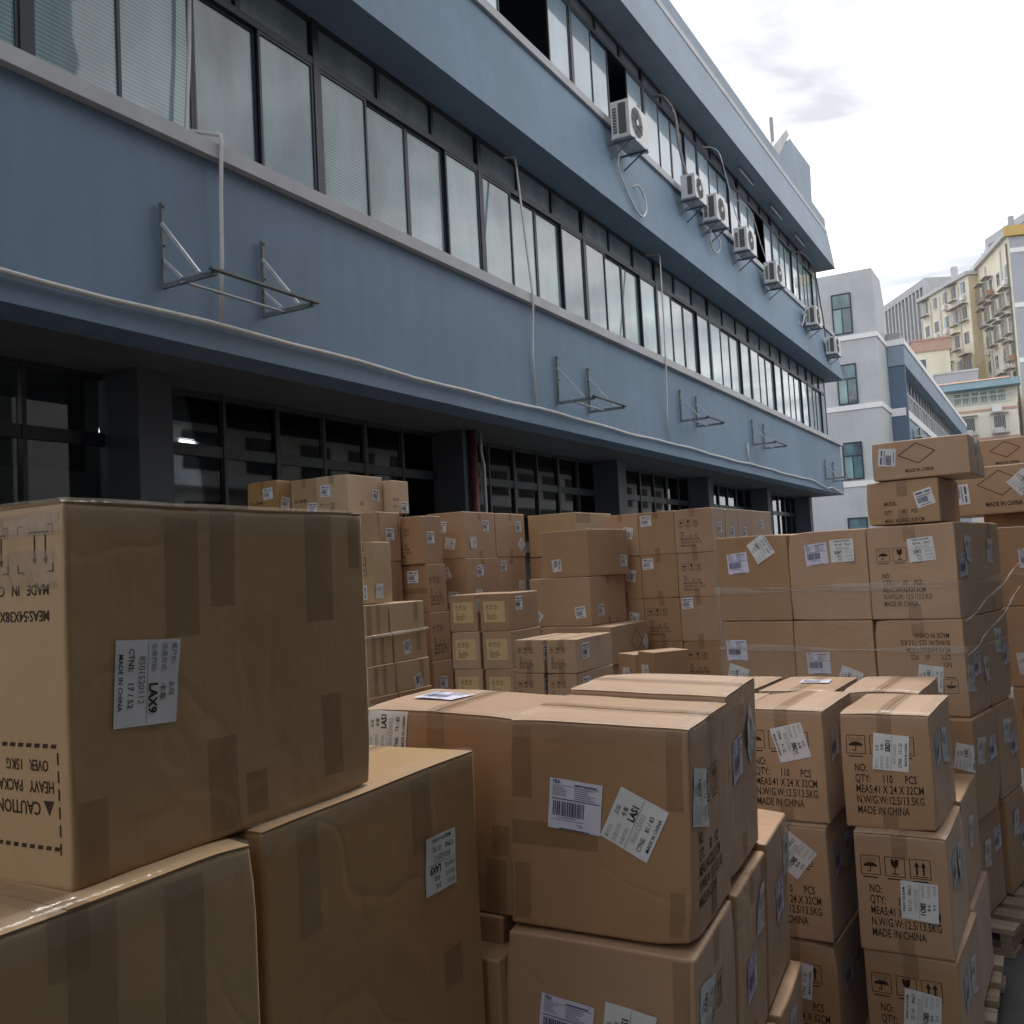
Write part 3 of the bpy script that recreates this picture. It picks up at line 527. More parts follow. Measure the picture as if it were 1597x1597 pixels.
# unseen building across the yard, set close and darkened to shade the near side
t = empty('opposite_building', (3.1, 6, 0), label='dark unseen workshop across the yard, mirrored in the windows, set close to shade the cartons', cat='building')
MB().box(0, 9, -22, 6.5, 0, 13.6).obj('wall', 'dark_render', t); MB().box(-.3, 9, -22, 6.6, 13.6, 14).obj('cornice', 'white_band', t)
for fl in range(3):
    for k in range(8):
        y = -20+k*3.2; w = MB().box(-.06, 0, y, y+2.2, 1+fl*4, 3.2+fl*4).obj('window', 'frame', t); MB().box(-.075, -.061, y+.08, y+2.12, 1.08+fl*4, 3.12+fl*4).obj('pane', 'dark_pane', w)

t = empty('far_opposite_building', (19, 26, 0), label='pale balcony block further down across the yard, seen only mirrored in the windows', cat='building')
MB().box(0, 9, 0, 70, 0, 17).obj('wall', 'pale_wall', t); MB().box(-.3, 9, -.2, 70, 17, 17.4).obj('cornice', 'terracotta', t)
for fl in range(4):
    MB().box(-.9, 0, .5, 69, 2.9+fl*3.3, 3.5+fl*3.3).obj('balcony', 'white_band', t)
    for k in range(17): y = 1.5+k*4; w = MB().box(-.06, 0, y, y+2.4, 3.8+fl*3.3, 5.6+fl*3.3).obj('window', 'frame', t); MB().box(-.075, -.061, y+.08, y+2.32, 3.88+fl*3.3, 5.52+fl*3.3).obj('pane', 'dark_pane', w)
t = empty('rear_light_block', (-2, -15, 0), label='unseen low dark shed added behind the viewpoint to hold back light', cat='building')  # added out of view to dim the carton fronts
MB().box(-12, 5, -8, 0, 0, 4.5).obj('wall', 'dark_render', t); MB().box(-12.2, 5.2, -8, .3, 4.5, 4.9).obj('cornice', 'white_band', t)
for fl in range(1):
    for k in range(5):
        x = -11+k*3.2; w = MB().box(x, x+2.2, 0, .06, 1+fl*3.6, 3.2+fl*3.6).obj('window', 'frame', t); MB().box(x+.08, x+2.12, .061, .075, 1.08+fl*3.6, 3.12+fl*3.6).obj('pane', 'dark_pane', w)

# ------------------------------------------------------------------ cartons
_txt = {}
def text2d(s, bold=0.):
    k = (s, bold)
    if k in _txt: return _txt[k]
    cu = bpy.data.curves.new('t', 'FONT'); cu.body = s; cu.size = 1; cu.resolution_u = 2; cu.offset = bold; cu.fill_mode = 'FRONT'
    ob = bpy.data.objects.new('t', cu); me = bpy.data.meshes.new_from_object(ob)
    vv = [(v.co.x, v.co.y) for v in me.vertices]; ff = [tuple(p.vertices) for p in me.polygons]
    bpy.data.objects.remove(ob); bpy.data.curves.remove(cu); bpy.data.meshes.remove(me)
    _txt[k] = (vv, ff); return _txt[k]
class Dec:                                             # flat artwork in metres
    def __init__(s): s.v = []; s.f = []
    def add(s, v, f):
        o = len(s.v); s.v += v; s.f += [tuple(i+o for i in q) for q in f]; return s
    def rect(s, x0, y0, x1, y1, nx=1, ny=1):
        v = [(x0+(x1-x0)*i/nx, y0+(y1-y0)*j/ny) for j in range(ny+1) for i in range(nx+1)]
        return s.add(v, [(j*(nx+1)+i, j*(nx+1)+i+1, (j+1)*(nx+1)+i+1, (j+1)*(nx+1)+i) for j in range(ny) for i in range(nx)])
    def line(s, a, b_, w):
        dx, dy = b_[0]-a[0], b_[1]-a[1]; l = math.hypot(dx, dy); px, py = -dy/l*w/2, dx/l*w/2
        return s.add([(a[0]+px, a[1]+py), (a[0]-px, a[1]-py), (b_[0]-px, b_[1]-py), (b_[0]+px, b_[1]+py)], [(0, 1, 2, 3)])
    def poly(s, pts): return s.add(list(pts), [tuple(range(len(pts)))])
    def text(s, t, x, y, size, xs=.72, bold=.012):
        v, f = text2d(t, bold); return s.add([(x+a*size*xs, y+b_*size) for a, b_ in v], f)
    def frame(s, x0, y0, x1, y1, w):
        return s.rect(x0, y0, x1, y0+w).rect(x0, y1-w, x1, y1).rect(x0, y0+w, x0+w, y1-w).rect(x1-w, y0+w, x1, y1-w)
    def tr(s, cx, cy, rot, k=1.):                      # rotate about own origin, then move
        c, n = math.cos(rot), math.sin(rot); s.v = [(cx+(x*c-y*n)*k, cy+(x*n+y*c)*k) for x, y in s.v]; return s
def icons(D, x, y, s, n=3):
    g = s*1.22; w = s*.035
    for k in range(n): D.frame(x+k*g, y, x+k*g+s, y+s, w)
    pts = [(x+s*.5+math.cos(t)*s*.36, y+s*.42+math.sin(t)*s*.22) for t in [math.pi*q/10 for q in range(11)]]; D.poly(pts)
    D.rect(x+s*.47, y+s*.16, x+s*.52, y+s*.44); D.line((x+s*.5, y+s*.17), (x+s*.38, y+s*.17), s*.05); D.line((x+s*.39, y+s*.16), (x+s*.37, y+s*.25), s*.05)
    for q in range(5): D.line((x+s*(.16+q*.16), y+s*.86), (x+s*(.13+q*.16), y+s*.78), s*.035)
    for q in range(4): D.line((x+s*(.24+q*.16), y+s*.76), (x+s*(.21+q*.16), y+s*.69), s*.035)
    if n > 1:
        a = x+g; D.poly([(a+s*.3, y+s*.88), (a+s*.32, y+s*.6), (a+s*.42, y+s*.46), (a+s*.58, y+s*.46), (a+s*.68, y+s*.6), (a+s*.7, y+s*.88), (a+s*.52, y+s*.88), (a+s*.46, y+s*.76), (a+s*.44, y+s*.88)]); D.rect(a+s*.475, y+s*.16, a+s*.525, y+s*.47); D.rect(a+s*.32, y+s*.11, a+s*.68, y+s*.16)
    if n > 2:
        for q in (.34, .66):
            a = x+2*g; D.rect(a+s*(q-.045), y+s*.2, a+s*(q+.045), y+s*.62); D.poly([(a+s*(q-.13), y+s*.6), (a+s*(q+.13), y+s*.6), (a+s*q, y+s*.88)])
        D.rect(x+2*g+s*.14, y+s*.1, x+2*g+s*.86, y+s*.14)
    for k in range(n): D.rect(x+k*g+s*.1, y-s*.16, x+k*g+s*.85, y-s*.10)
    return D
def print60(D, W, H):
    s = W*.16; icons(D, W*.10, H*.62, s); y = H*.44; lh = H*.075; z = H*.078
    for k, t in enumerate(('NO:', 'QTY.        60     PCS', 'MEAS.34X32X37.5CM', 'N.W/G.W. 12.5 /13.5 KG', 'MADE IN CHINA')): D.text(t, W*.15, y-k*lh, z, .62)
    return D
def print110(D, W, H):
    s = W*.22; icons(D, W*.06, H*.65, s); y = H*.50; lh = H*.092; z = H*.098
    for k, t in enumerate(('NO:', 'QTY:      110      PCS', 'MEAS:41 X 24 X 32CM', 'N.W/G.W:12.5/13.5KG', 'MADE IN CHINA')): D.text(t, W*.14, y-k*lh, z, .60)
    return D
def jl_art(code, num, ctn, big=1):
    k, g = Dec(), Dec()
    for i, t in enumerate(('客户ID:', '派送方式:', '仓库代码:')): g.text(t, -.046, (.034, .020, .005)[i], .0088, .95, .0)
    k.text('JLGJ', .002, .034, .0100, .88, .004); k.text('卡车', .002, .0193, .0105, .98, .01); k.text(code, .001, .0025, .0175, .86, .035)
    k.rect(-.047, -.0012, .047, -.0006)
    g.text(num, -.031, -.0135, .0130, .86, .0); k.text('CTNS:', -.040, -.0285, .0115, .86, .012); k.text(ctn, -.002, -.0285, .0115, .95, .012); k.text('MADE IN CHINA', -.034, -.0425, .0092, .95, .012)
    return k, g
def fba_art(rnd):
    k = Dec(); k.text('FBA', -.044, .0365, .0095, .9, .02); k.rect(-.045, .0335, .046, .0342); k.rect(-.003, .036, .040, .0385)
    for i in range(5): k.rect(-.044, .0295-i*.0035, -.044+.013+.016*rnd.random(), .0305-i*.0035)
    for i in range(6): k.rect(-.002, .0305-i*.0035, .012+.028*rnd.random(), .0315-i*.0035)
    k.rect(-.045, .0085, .046, .0102); x = -.042
    while x < .016:
        w = .0006+.0022*rnd.random()*(1 if rnd.random() < .7 else 1.6); k.rect(x, -.021, x+w, .005); x += w+.0005+.0013*rnd.random()
    k.rect(-.03, -.0245, .004, -.0235); k.rect(-.045, -.0285, .018, -.0278); k.rect(-.028, -.0445, .030, -.0425); k.rect(.004, -.034, .016, -.033); k.rect(.009, -.0375, .016, -.0365)
    return k
FACES = {'F': lambda w, d, h, a, b_: ((-w/2+a, -d/2, b_), (0, -1, 0)), 'R': lambda w, d, h, a, b_: ((w/2, -d/2+a, b_), (1, 0, 0)), 'L': lambda w, d, h, a, b_: ((-w/2, d/2-a, b_), (-1, 0, 0)),
         'B': lambda w, d, h, a, b_: ((w/2-a, d/2, b_), (0, 1, 0)), 'T': lambda w, d, h, a, b_: ((-w/2+a, -d/2+b_, h), (0, 0, 1)), 'D': lambda w, d, h, a, b_: ((-w/2+a, d/2-b_, 0), (0, 0, -1))}
def fdim(f, w, d, h): return {'F': (w, h), 'B': (w, h), 'R': (d, h), 'L': (d, h), 'T': (w, d), 'D': (w, d)}[f]
class Shell:
    def __init__(s, w, d, h, seed, bulge, near):
        s.w, s.d, s.h = w, d, h; rn = random.Random(seed); s.r = .0042 if near else .004; s.sd = seed*3.7; s.n = 12 if near else 5
        s.b = {f: (rn.uniform(-.003, .0025) if f != 'D' else 0)*bulge for f in 'FRLBTD'}; s.wob = .0022 if near else .0018; s.dents = []
        for k in range(2 if near else 1):
            c = Vector((rn.choice((-1, 1))*w/2, rn.choice((-1, 1))*d/2, rn.choice((0, h, h))))
            s.dents.append((c, rn.uniform(.035, .06), (Vector((0, 0, h/2))-c).normalized()*rn.uniform(.004, .012)))
    def pt(s, f, a, b_, off=0.):
        W, H = fdim(f, s.w, s.d, s.h); p, nv = FACES[f](s.w, s.d, s.h, a, b_); p = Vector(p); nv = Vector(nv); r = s.r
        q = Vector((max(-s.w/2+r, min(s.w/2-r, p.x)), max(-s.d/2+r, min(s.d/2-r, p.y)), max(r, min(s.h-r, p.z))))
        dvv = p-q; l = dvv.length
        if l > 1e-9: nv2 = dvv/l; p = q+nv2*r
        else: nv2 = nv
        u, v = 2*a/W-1, 2*b_/H-1
        if abs(u) < 1 and abs(v) < 1: p = p+nv*s.b[f]*(1-u*u)*(1-v*v)
        p = p+noise.noise_vector(p*5+Vector((s.sd, s.sd*.7, s.sd*1.3)))*s.wob*(min(1, p.z/.05) if p.z < .05 else 1)
        for c, rad, push in s.dents:
            k = math.exp(-(p-c).length_squared/rad**2)
            if k > .003: p = p+push*k
        return p+nv2*off
    def body(s, name, mat, parent):
        key = {}; V = []; F = []; r = s.r
        def axis(Ln_): return [0, r, r*1.9]+[r+(Ln_-2*r)*k/s.n for k in range(1, s.n)]+[Ln_-r*1.9, Ln_-r, Ln_]
        for f in 'FRLBTD':
            W, H = fdim(f, s.w, s.d, s.h); A, B_ = axis(W), axis(H); ids = []
            for b_ in B_:
                row = []
                for a in A:
                    ip = tuple(round(x, 5) for x in FACES[f](s.w, s.d, s.h, a, b_)[0])
                    if ip not in key: key[ip] = len(V); V.append(tuple(s.pt(f, a, b_)))
                    row.append(key[ip])
                ids.append(row)
            for j in range(len(B_)-1):
                for i in range(len(A)-1): F.append((ids[j][i], ids[j][i+1], ids[j+1][i+1], ids[j+1][i]))
        me = bpy.data.meshes.new(name); me.from_pydata(V, [], F); me.update(); me.polygons.foreach_set('use_smooth', [True]*len(F)); me.materials.append(M[mat])
        o = bpy.data.objects.new(name, me); col.objects.link(o); o.parent = parent; return o
    def decal(s, f, D, off, name, mat, parent, smooth=True, lift=None, kind=None):
        W, H = fdim(f, s.w, s.d, s.h); V = []
        for i, (a, b_) in enumerate(D.v):
            o_ = off+(lift[i] if lift else 0); ac, bc = max(0, min(W, a)), max(0, min(H, b_)); p = s.pt(f, ac, bc, o_)
            V.append(tuple(p))
        me = bpy.data.meshes.new(name); me.from_pydata(V, [], D.f); me.update()
        if smooth: me.polygons.foreach_set('use_smooth', [True]*len(D.f))
        me.materials.append(M[mat]); o = bpy.data.objects.new(name, me); col.objects.link(o); o.parent = parent
        if kind: o['kind'] = kind
        return o
    def strip(s, path, hw, off, name, mat, parent):    # tape folded over edges: path of (face, a, b, axis) centre points
        V = []; F = []
        for f, a, b_, ax in path:
            for k in (-1, 0, 1): V.append(tuple(s.pt(f, a+hw*k*(ax == 'a'), b_+hw*k*(ax == 'b'), (off(f) if callable(off) else off)+.0004*random.random())))
        for i in range(len(path)-1):
            for k in (0, 1): F.append((i*3+k, i*3+k+1, (i+1)*3+k+1, (i+1)*3+k))
        me = bpy.data.meshes.new(name); me.from_pydata(V, [], F); me.update(); me.polygons.foreach_set('use_smooth', [True]*len(F)); me.materials.append(M[mat])
        o = bpy.data.objects.new(name, me); col.objects.link(o); o.parent = parent; return o
_seed = [100]
def carton(label, corner, w, d, h, yaw=0., roll=0., pitch=0., art=(), mat='card', near=False, group=None, bulge=1., tape='T', name='carton', edge=False, anchor='FR'):
    """corner = world position of the front right TOP corner ('FR') or front left ('FL')."""
    _seed[0] += 1; sd_ = _seed[0]; rn = random.Random(sd_)
    Rm = Matrix.Rotation(R(yaw), 3, 'Z') @ Matrix.Rotation(R(roll), 3, 'Y') @ Matrix.Rotation(R(pitch), 3, 'X')
    cx = w/2 if anchor == 'FR' else -w/2
    base = Vector(corner)-Rm @ Vector((cx, -d/2, h))
    t = empty(name, base, label=label, cat='carton', group=group); t.rotation_mode = 'XYZ'; t.rotation_euler = Rm.to_euler('XYZ')
    S = Shell(w, d, h, sd_, bulge, near); S.body('body', mat, t)
    if tape:
        tw = .024 if min(w, d) > .3 else .02; n = 8
        if tape == 'T':                                # seam runs across the top from front to back
            c = w/2; p = [('F', c, h-.065+.065*k/3, 'a') for k in range(3)]+[('F', c, h-.001, 'a')]+[('T', c, .001+(d-.002)*k/n, 'a') for k in range(n+1)]
        else:
            c = d/2; p = [('R', c, h-.065+.065*k/3, 'a') for k in range(3)]+[('R', c, h-.001, 'a')]+[('T', w-.001-(w-.002)*k/n, c, 'b') for k in range(n+1)]
        S.strip(p, tw, .0007 if not edge else (lambda f: .0072 if f == 'T' else .0008), 'tape', 'tape', t)
        lo = [('F', w/2, .001+.06*k/3, 'a') for k in range(4)] if tape == 'T' else [('R', d/2, .001+.06*k/3, 'a') for k in range(4)]
        S.strip(lo, tw, .0007, 'tape', 'tape', t)
    if edge:                                           # the two top flaps, a little proud and wavy
        th = .0038
        for half in (0, 1):
            nx, ny = 9, 9; g0 = .0016; top = []; lf = rn.uniform(.0, .0022)
            for j in range(ny+1):
                row = []
                for i in range(nx+1):
                    if tape == 'R': a = .0015+(w-.003)*i/nx; q_ = (d/2-g0)*j/ny; bb = q_+.0012 if half == 0 else d-.0012-q_; k_ = j/ny
                    else: bb = .0015+(d-.003)*j/ny; q_ = (w/2-g0)*i/nx; a = q_+.0012 if half == 0 else w-.0012-q_; k_ = i/nx
                    row.append((a, bb, th+lf*k_+.0010*noise.noise(Vector((a*14+sd_, bb*14, half*3.1)))))
                top.append(row)
            fl_ = MB(); fl_.v = [tuple(S.pt('T', a, bb, o_)) for r_ in top for a, bb, o_ in r_]+[tuple(S.pt('T', a, bb, .0004)) for r_ in top for a, bb, o_ in r_]
            nn = (nx+1)*(ny+1)
            for j in range(ny):
                for i in range(nx): q = j*(nx+1)+i; fl_.f.append((q, q+1, q+nx+2, q+nx+1))
            rim = [i for i in range(nx+1)]+[(j+1)*(nx+1)-1 for j in range(1, ny+1)]+[ny*(nx+1)+i for i in range(nx-1, -1, -1)]+[j*(nx+1) for j in range(ny-1, 0, -1)]
            for k_ in range(len(rim)): a_, b2_ = rim[k_], rim[(k_+1) % len(rim)]; fl_.f.append((a_, a_+nn, b2_+nn, b2_))
            fl_.obj('flap', mat, t)
    if edge:                                           # clear tape folded over the top edges
        n = 10
        for f, W in (('F', w), ('R', d)):
            V = []
            for k in range(n+1):
                a = .002+(W-.004)*k/n
                row = [(f, a, h-.030), (f, a, h-.006), ('T', *((a, .006) if f == 'F' else (w-.006, a))), ('T', *((a, .032) if f == 'F' else (w-.032, a)))]
                V.append([tuple(S.pt(ff, aa, bb, (.0012 if ff != 'T' else .0068)+.0016*rn.random())) for ff, aa, bb in row])
            mb = MB(); mb.v = [q for r_ in V for q in r_]; mb.f = [(i*4+j, i*4+j+1, (i+1)*4+j+1, (i+1)*4+j) for i in range(n) for j in range(3)]
            mb.obj('edge_tape', 'clear_film', t, smooth=True)
    for q in art:
        kind, f = q[0], q[1]; W, H = fdim(f, w, d, h)
        if kind == '60': S.decal(f, print60(Dec(), W, H) if not (len(q) > 2 and q[2]) else print60(Dec(), W, H).tr(W, H, math.pi), .0005, 'printing', 'ink', t, False, None, 'stuff')
        elif kind == '110': S.decal(f, print110(Dec(), W, H), .0005, 'printing', 'ink', t, False, None, 'stuff')
        elif kind == 'art': S.decal(f, q[2](W, H), .0005, 'printing', 'ink', t, False, None, 'stuff')
        elif kind == 'tape':                           # stray strip: centre u, v0..v1
            u, v0, v1 = q[2:5]; hw = q[5] if len(q) > 5 else .024; n = 6
            S.strip([(f, W*u, H*(v0+(v1-v0)*k/n), 'a') for k in range(n+1)], hw, .0006, 'tape', 'tape', t)
        elif kind == 'htape':
            v, u0, u1 = q[2:5]; n = 6
            S.strip([(f, W*(u0+(u1-u0)*k/n), H*v, 'b') for k in range(n+1)], .022, .0006, 'tape', 'tape', t)
        elif kind == 'yel':
            D_ = Dec().rect(W*.13, H*.24, W*.87, H*.80, 3, 3); sh = S.decal(f, D_, .0012, 'print_sheet', 'paper_yellow', t)
            D2 = Dec(); print60(D2, W*.74, H*.62); D2.v = [(x+W*.13, y+H*.22) for x, y in D2.v]; S.decal(f, D2, .0018, 'printing', 'ink', sh, False)
        else:                                          # stuck labels
            u, v, rot = q[2:5]; n = 6 if near else 3; cxx, cyy = W*u, H*v
            lw, lh = (.1, .09) if kind == 'fba' else (.1, .094)
            ls = .72 if kind == 'far' and h < .18 else 1.
            sc_ = q[7] if len(q) > 7 and kind == 'jl' else 1.
            D_ = Dec().rect(-lw/2, -lh/2, lw/2, lh/2, n, n); lv = None
            ci, cj = rn.choice(((0, 0), (n, 0), (0, n), (n, n))); am = rn.uniform(.002, .008) if kind == 'jl' else .001
            lv = [am*math.exp(-((i-ci)**2+(j-cj)**2)/(n*.45)**2)+.0006*math.sin(i*1.7+sd_)*math.sin(j*1.3) for j in range(n+1) for i in range(n+1)]
            D_.tr(cxx, cyy, R(rot), ls); pm = 'paper' if kind != 'fbv' else 'paper_violet'
            sh = S.decal(f, D_, .0016 if not (f == 'T' and edge) else .0085, 'shipping_label', pm if kind != 'fba' else ('paper_violet' if near else 'paper'), t, True, lv)
            def onsheet(D3, mt_):
                lf = []
                for x, y in D3.v:
                    i, j = (x/lw+.5)*n, (y/lh+.5)*n; lf.append(am*math.exp(-((i-ci)**2+(j-cj)**2)/(n*.45)**2))
                D3.tr(cxx, cyy, R(rot), ls); S.decal(f, D3, .0025 if not (f == 'T' and edge) else .0094, 'label_print', mt_, sh, False, lf)
            if kind == 'fba': onsheet(fba_art(rn), 'label_blue')
            elif kind == 'jl':
                k_, g_ = jl_art(q[5] if len(q) > 5 else 'LAS1', '8501520112' if (len(q) > 5 and q[5] == 'LAX9') else '8501520053', q[6] if len(q) > 6 else '80 / 83'); onsheet(k_, 'label_ink'); onsheet(g_, 'label_faint' if not (len(q) > 5 and q[5] == 'LAX9') else 'label_mid')
            elif kind == 'far':                        # distant label: text lines, bar code block
                D3 = Dec().rect(-.04, .026, .0, .036).rect(.008, .026, .04, .034).rect(-.04, .012, .038, .016); x = -.04
                while x < .014: w_ = .002+.004*rn.random(); D3.rect(x, -.024, x+w_, .006); x += w_+.0025
                D3.rect(-.03, -.038, .03, -.034); onsheet(D3, 'label_blue')
    return t

def frame_of(corner, yaw, roll=0.):
    Rm = Matrix.Rotation(R(yaw), 3, 'Z') @ Matrix.Rotation(R(roll), 3, 'Y'); c = Vector(corner)
    return lambda i=0., j=0., k=0.: tuple(c+Rm @ Vector((i, j, k)))
PL = 'cartons stacked in the yard'
HID = 'plain carton low down inside the stacks, hidden behind the others'
def hidden(corner, w, d, h, yaw=0., roll=0.): carton(HID, corner, w, d, h, yaw, roll, group='cartons hidden low in the stacks', tape=None)
def pallet(x0, y0, lx, ly, yaw, label, roll=0., h=.1):
    t = empty('wooden_pallet', (x0, y0, 0), label=label, cat='pallet', group='wooden pallets under the cartons'); t.rotation_euler = (0, R(roll), R(yaw))
    n = max(5, int(ly/.135)); bw = .092
    for k in range(n):
        y = k*(ly-bw)/(n-1); MB().box(0, lx, y, y+bw, h-.02, h-.001).obj('deck_board', 'wood', t)
    for x in (0.01, lx/2-.02, lx-.05): MB().box(x, x+.04, .004, ly-.004, .02, h-.0205).obj('stringer', 'wood', t)
    for y in (0, ly/2-.05, ly-.1): MB().box(0, lx, y, y+.1, 0, .0195).obj('bottom_board', 'wood', t)

# ---- A, B, C: big LAX9 cartons close by
def artA(W, H):
    D = Dec(); D.text('MADE   IN   CHINA', .026, .088, .0168, .82); D.text('MEAS:54X38X42CM', .026, .117, .0168, .82)
    for k in range(3):
        x = .019+k*.075; D.frame(x, .025, x+.058, .075, .0001)
        for sx, sy in ((0, 0), (1, 0), (0, 1), (1, 1)):
            px, py = x+.058*sx, .022+.052*sy; D.rect(min(px, px+(.009 if not sx else -.009)), py-.0007, max(px, px+(.009 if not sx else -.009)), py+.0007); D.rect(px-.0007, min(py, py+(.009 if not sy else -.009)), px+.0007, max(py, py+(.009 if not sy else -.009)))
        D.rect(x+.007, .0285, x+.040, .0308)
        for q in (.012, .030): D.rect(x+q-.001, .0325, x+q+.001, .062); D.poly([(x+q-.004, .059), (x+q+.004, .059), (x+q, .066)])
    D.text('OVER   15KG', .034, .281, .0175, .70); D.text('HEAVY   PACKAGE', .026, .304, .0185, .70); D.text('CAUTION', .049, .327, .021, .78)
    D.poly([(.027, .325), (.044, .325), (.0355, .341)])
    x = .02
    while x < .38:
        for y in (.263, .374): D.add([(x, y), (x+.008, y), (x+.0095, y+.0045), (x+.0015, y+.0045)], [(0, 1, 2, 3)])
        x += .0135
    y = .272
    while y < .37: D.rect(.0175, y, .0198, y+.013); y += .0195
    return D.tr(W, H, math.pi)
carton('big carton with upside-down CAUTION panel and LAX9 17 / 52 label, on two others', (-.946, .69, 1.603), .40, .545, .421, 1.6, art=(('art', 'F', artA), ('jl', 'R', .197, .503, -94, 'LAX9', '17 / 52'), ('tape', 'R', .31, .62, 1.0, .028), ('tape', 'R', .44, .70, .995, .022), ('tape', 'R', .80, .62, .995, .03), ('tape', 'R', .965, .80, .998, .02), ('tape', 'R', .83, .08, .36, .022), ('tape', 'R', .42, .02, .30, .026), ('tape', 'R', .53, .04, .17, .02), ('tape', 'R', .05, .01, .22, .02), ('htape', 'F', .83, .55, 1.0), ('htape', 'F', .97, .2, .98)), mat='card_brown', near=True, group=PL, bulge=2.2, tape=None, edge=True)
carton('big plain carton wedged below the CAUTION carton, its side towards the path blank', (-.905, .385, 1.178),   .42, .54, .535, .5, art=(('tape', 'R', .55, .55, .99, .03), ('tape', 'R', .78, .3, .98, .03)), mat='card_brown', near=True, group=PL, bulge=1.5, tape='R', edge=True)
carton('big carton with an upside-down LAX9 13 / 52 label, next to the blank wedged carton', (-.928, .955, 1.178), .42, .57, .535, 2.7, art=(('jl', 'R', .77, .70, 178, 'LAX9', '13 / 52'), ('tape', 'R', .16, .70, .985, .024), ('tape', 'R', .68, .76, .985, .03), ('tape', 'R', .82, .30, .42, .03)), mat='card_brown', near=True, group=PL, bulge=1.8, tape='T', edge=True)
hidden((-.918, .97, .641), .42, .55, .535, 1); hidden((-.90, .40, .641), .42, .54, .535, 1)
carton('narrow carton with a frayed top edge squeezed in behind the LAX9 13 / 52 carton', (-.935, 1.545, .80), .34, .10, .36, 2, art=(('jl', 'R', .5, .50, 12, 'LAX9', '15 / 52'),), mat='card_brown', near=True, group=PL, tape=None)
hidden((-.935, 1.545, .438), .34, .10, .335, 2)
pallet(-1.36, .0, .46, 1.66, 0, 'wooden pallet under the big LAX9 cartons', h=.102)

# ---- LAS1 stack in front (leans a little)
fE = frame_of((-.575, 1.622, 1.211), 5, 2.6)
carton('carton with barcode label and LAS1 81 / 83 label side by side on its front', fE(), .34, .32, .373, 5, 2.6, art=(('fba', 'F', .375, .60, -4), ('jl', 'F', .70, .545, 65, 'LAS1', '81 / 83'), ('60', 'R'), ('jl', 'R', .19, .66, 78, 'LAS1', '81 / 83'), ('htape', 'F', .45, .01, .5), ('tape', 'F', .07, .62, .98, .02), ('tape', 'F', .94, .62, .99, .022), ('tape', 'F', .06, .03, .3, .02), ('tape', 'F', .95, .03, .25, .022), ('tape', 'R', .55, .7, .99), ('tape', 'R', .5, .02, .3)), near=True, group=PL, bulge=1.2, tape='R', edge=True)
carton('carton with a lifted side label, behind the LAS1 81 / 83 carton', fE(-.002, .326, .012), .34, .32, .373, 5, 2.6, art=(('fba', 'R', .30, .62, 4), ('jl', 'R', .74, .70, 40, 'LAS1', '78 / 83')), near=True, group=PL, tape='R', edge=True)
carton('carton with LAS1 74 / 83 label half hidden and a paper lying on its top', fE(-.346, .035, -.004), .34, .30, .373, 5, 2.6, art=(('jl', 'F', .17, .90, 86, 'LAS1', '74 / 83'), ('fba', 'T', .30, .55, -8), ('tape', 'F', .93, .3, .45), ('tape', 'F', .88, .02, .28, .022)), near=True, group=PL, tape='T', edge=True)
carton('carton carrying the LAS1 81 / 83 carton, its labels cut off below', fE(.010, -.022, -.379), .352, .32, .373, 5, 2.6, art=(('fba', 'F', .33, .60, -6), ('jl', 'F', .66, .60, 84, 'LAS1', '82 / 83'), ('60', 'R'), ('jl', 'R', .22, .70, 84, 'LAS1', '82 / 83'), ('tape', 'F', .93, .7, .98, .015)), near=True, group=PL, bulge=1.4, tape='R')
carton('carton second in the lower row with barcode and LAS1 label on its dark side', fE(.014, .304, -.377), .35, .32, .373, 5, 2.6, art=(('jl', 'R', .78, .72, 84, 'LAS1', '77 / 83'), ('fba', 'R', .42, .45, 4), ('tape', 'R', .9, .75, .98, .02)), near=True, group=PL, tape='R')
carton('carton with a bare pale top, last in the lower row beside the SBD1 cartons', fE(.016, .632, -.366), .35, .32, .373, 5, 2.6, art=(('fba', 'R', .5, .55, 4), ('jl', 'R', .85, .75, 84, 'LAS1', '71 / 83')), near=True, group=PL, tape=None)
carton('carton in the gap below the LAS1 74 / 83 carton', fE(-.372, .03, -.379), .34, .30, .373, 5, 2.6, near=True, group=PL, tape=None)
for i, j in ((.02, -.02), (.035, .304), (-.372, .03)): hidden(fE(i, j, -.755), .34, .31, .37, 5, 2.6)
carton('carton with its flap bent outwards at the foot of the leaning LAS1 stack', fE(.045, .632, -.745), .36, .32, .37, 5, 2.6, art=(('jl', 'R', .45, .75, 84, 'LAS1', '70 / 83'),), near=True, group=PL, tape=None)
pallet(-1.36, 1.62, .80, 1.0, 5, 'wooden pallet under the leaning LAS1 cartons', h=.085)

# ---- SBD1 stack
def sbd(label, c, rot, u, v, n, side=True, shift=0.):
    a = [('110', 'F'), ('jl', 'F', u, v, rot, 'SBD1', n)]
    if side: a += [('fba', 'R', .3, .66, 6), ('jl', 'R', .62, .62, 80, 'SBD1', n)]
    carton(label, c, .24, .408, .317, -2+shift, art=a, near=True, group=PL, tape='T', edge=True)
sbd('110 PCS carton with SBD1 12 / 22 label, top of its stack at the path', (-.337, 2.896, 1.045), 86, .56, .675, '12 / 22')
sbd('110 PCS carton with SBD1 11 / 22 label, middle one at the path', (-.312, 2.850, .725), -92, .677, .466, '11 / 22', shift=1)
sbd('110 PCS carton with SBD1 10 / 22 label, lowest of the stack at the path', (-.308, 2.848, .405), -95, .594, .555, '10 / 22', shift=-1)
sbd('110 PCS carton with a tilted SBD1 4 / 22 label, top beside the LAS1 stack', (-.617, 2.876, 1.054), -76, .60, .715, '4 / 22', shift=1)
sbd('110 PCS carton with SBD1 label set cornerwise, second beside the LAS1 stack', (-.625, 2.85, .730), -128, .60, .739, '5 / 22')
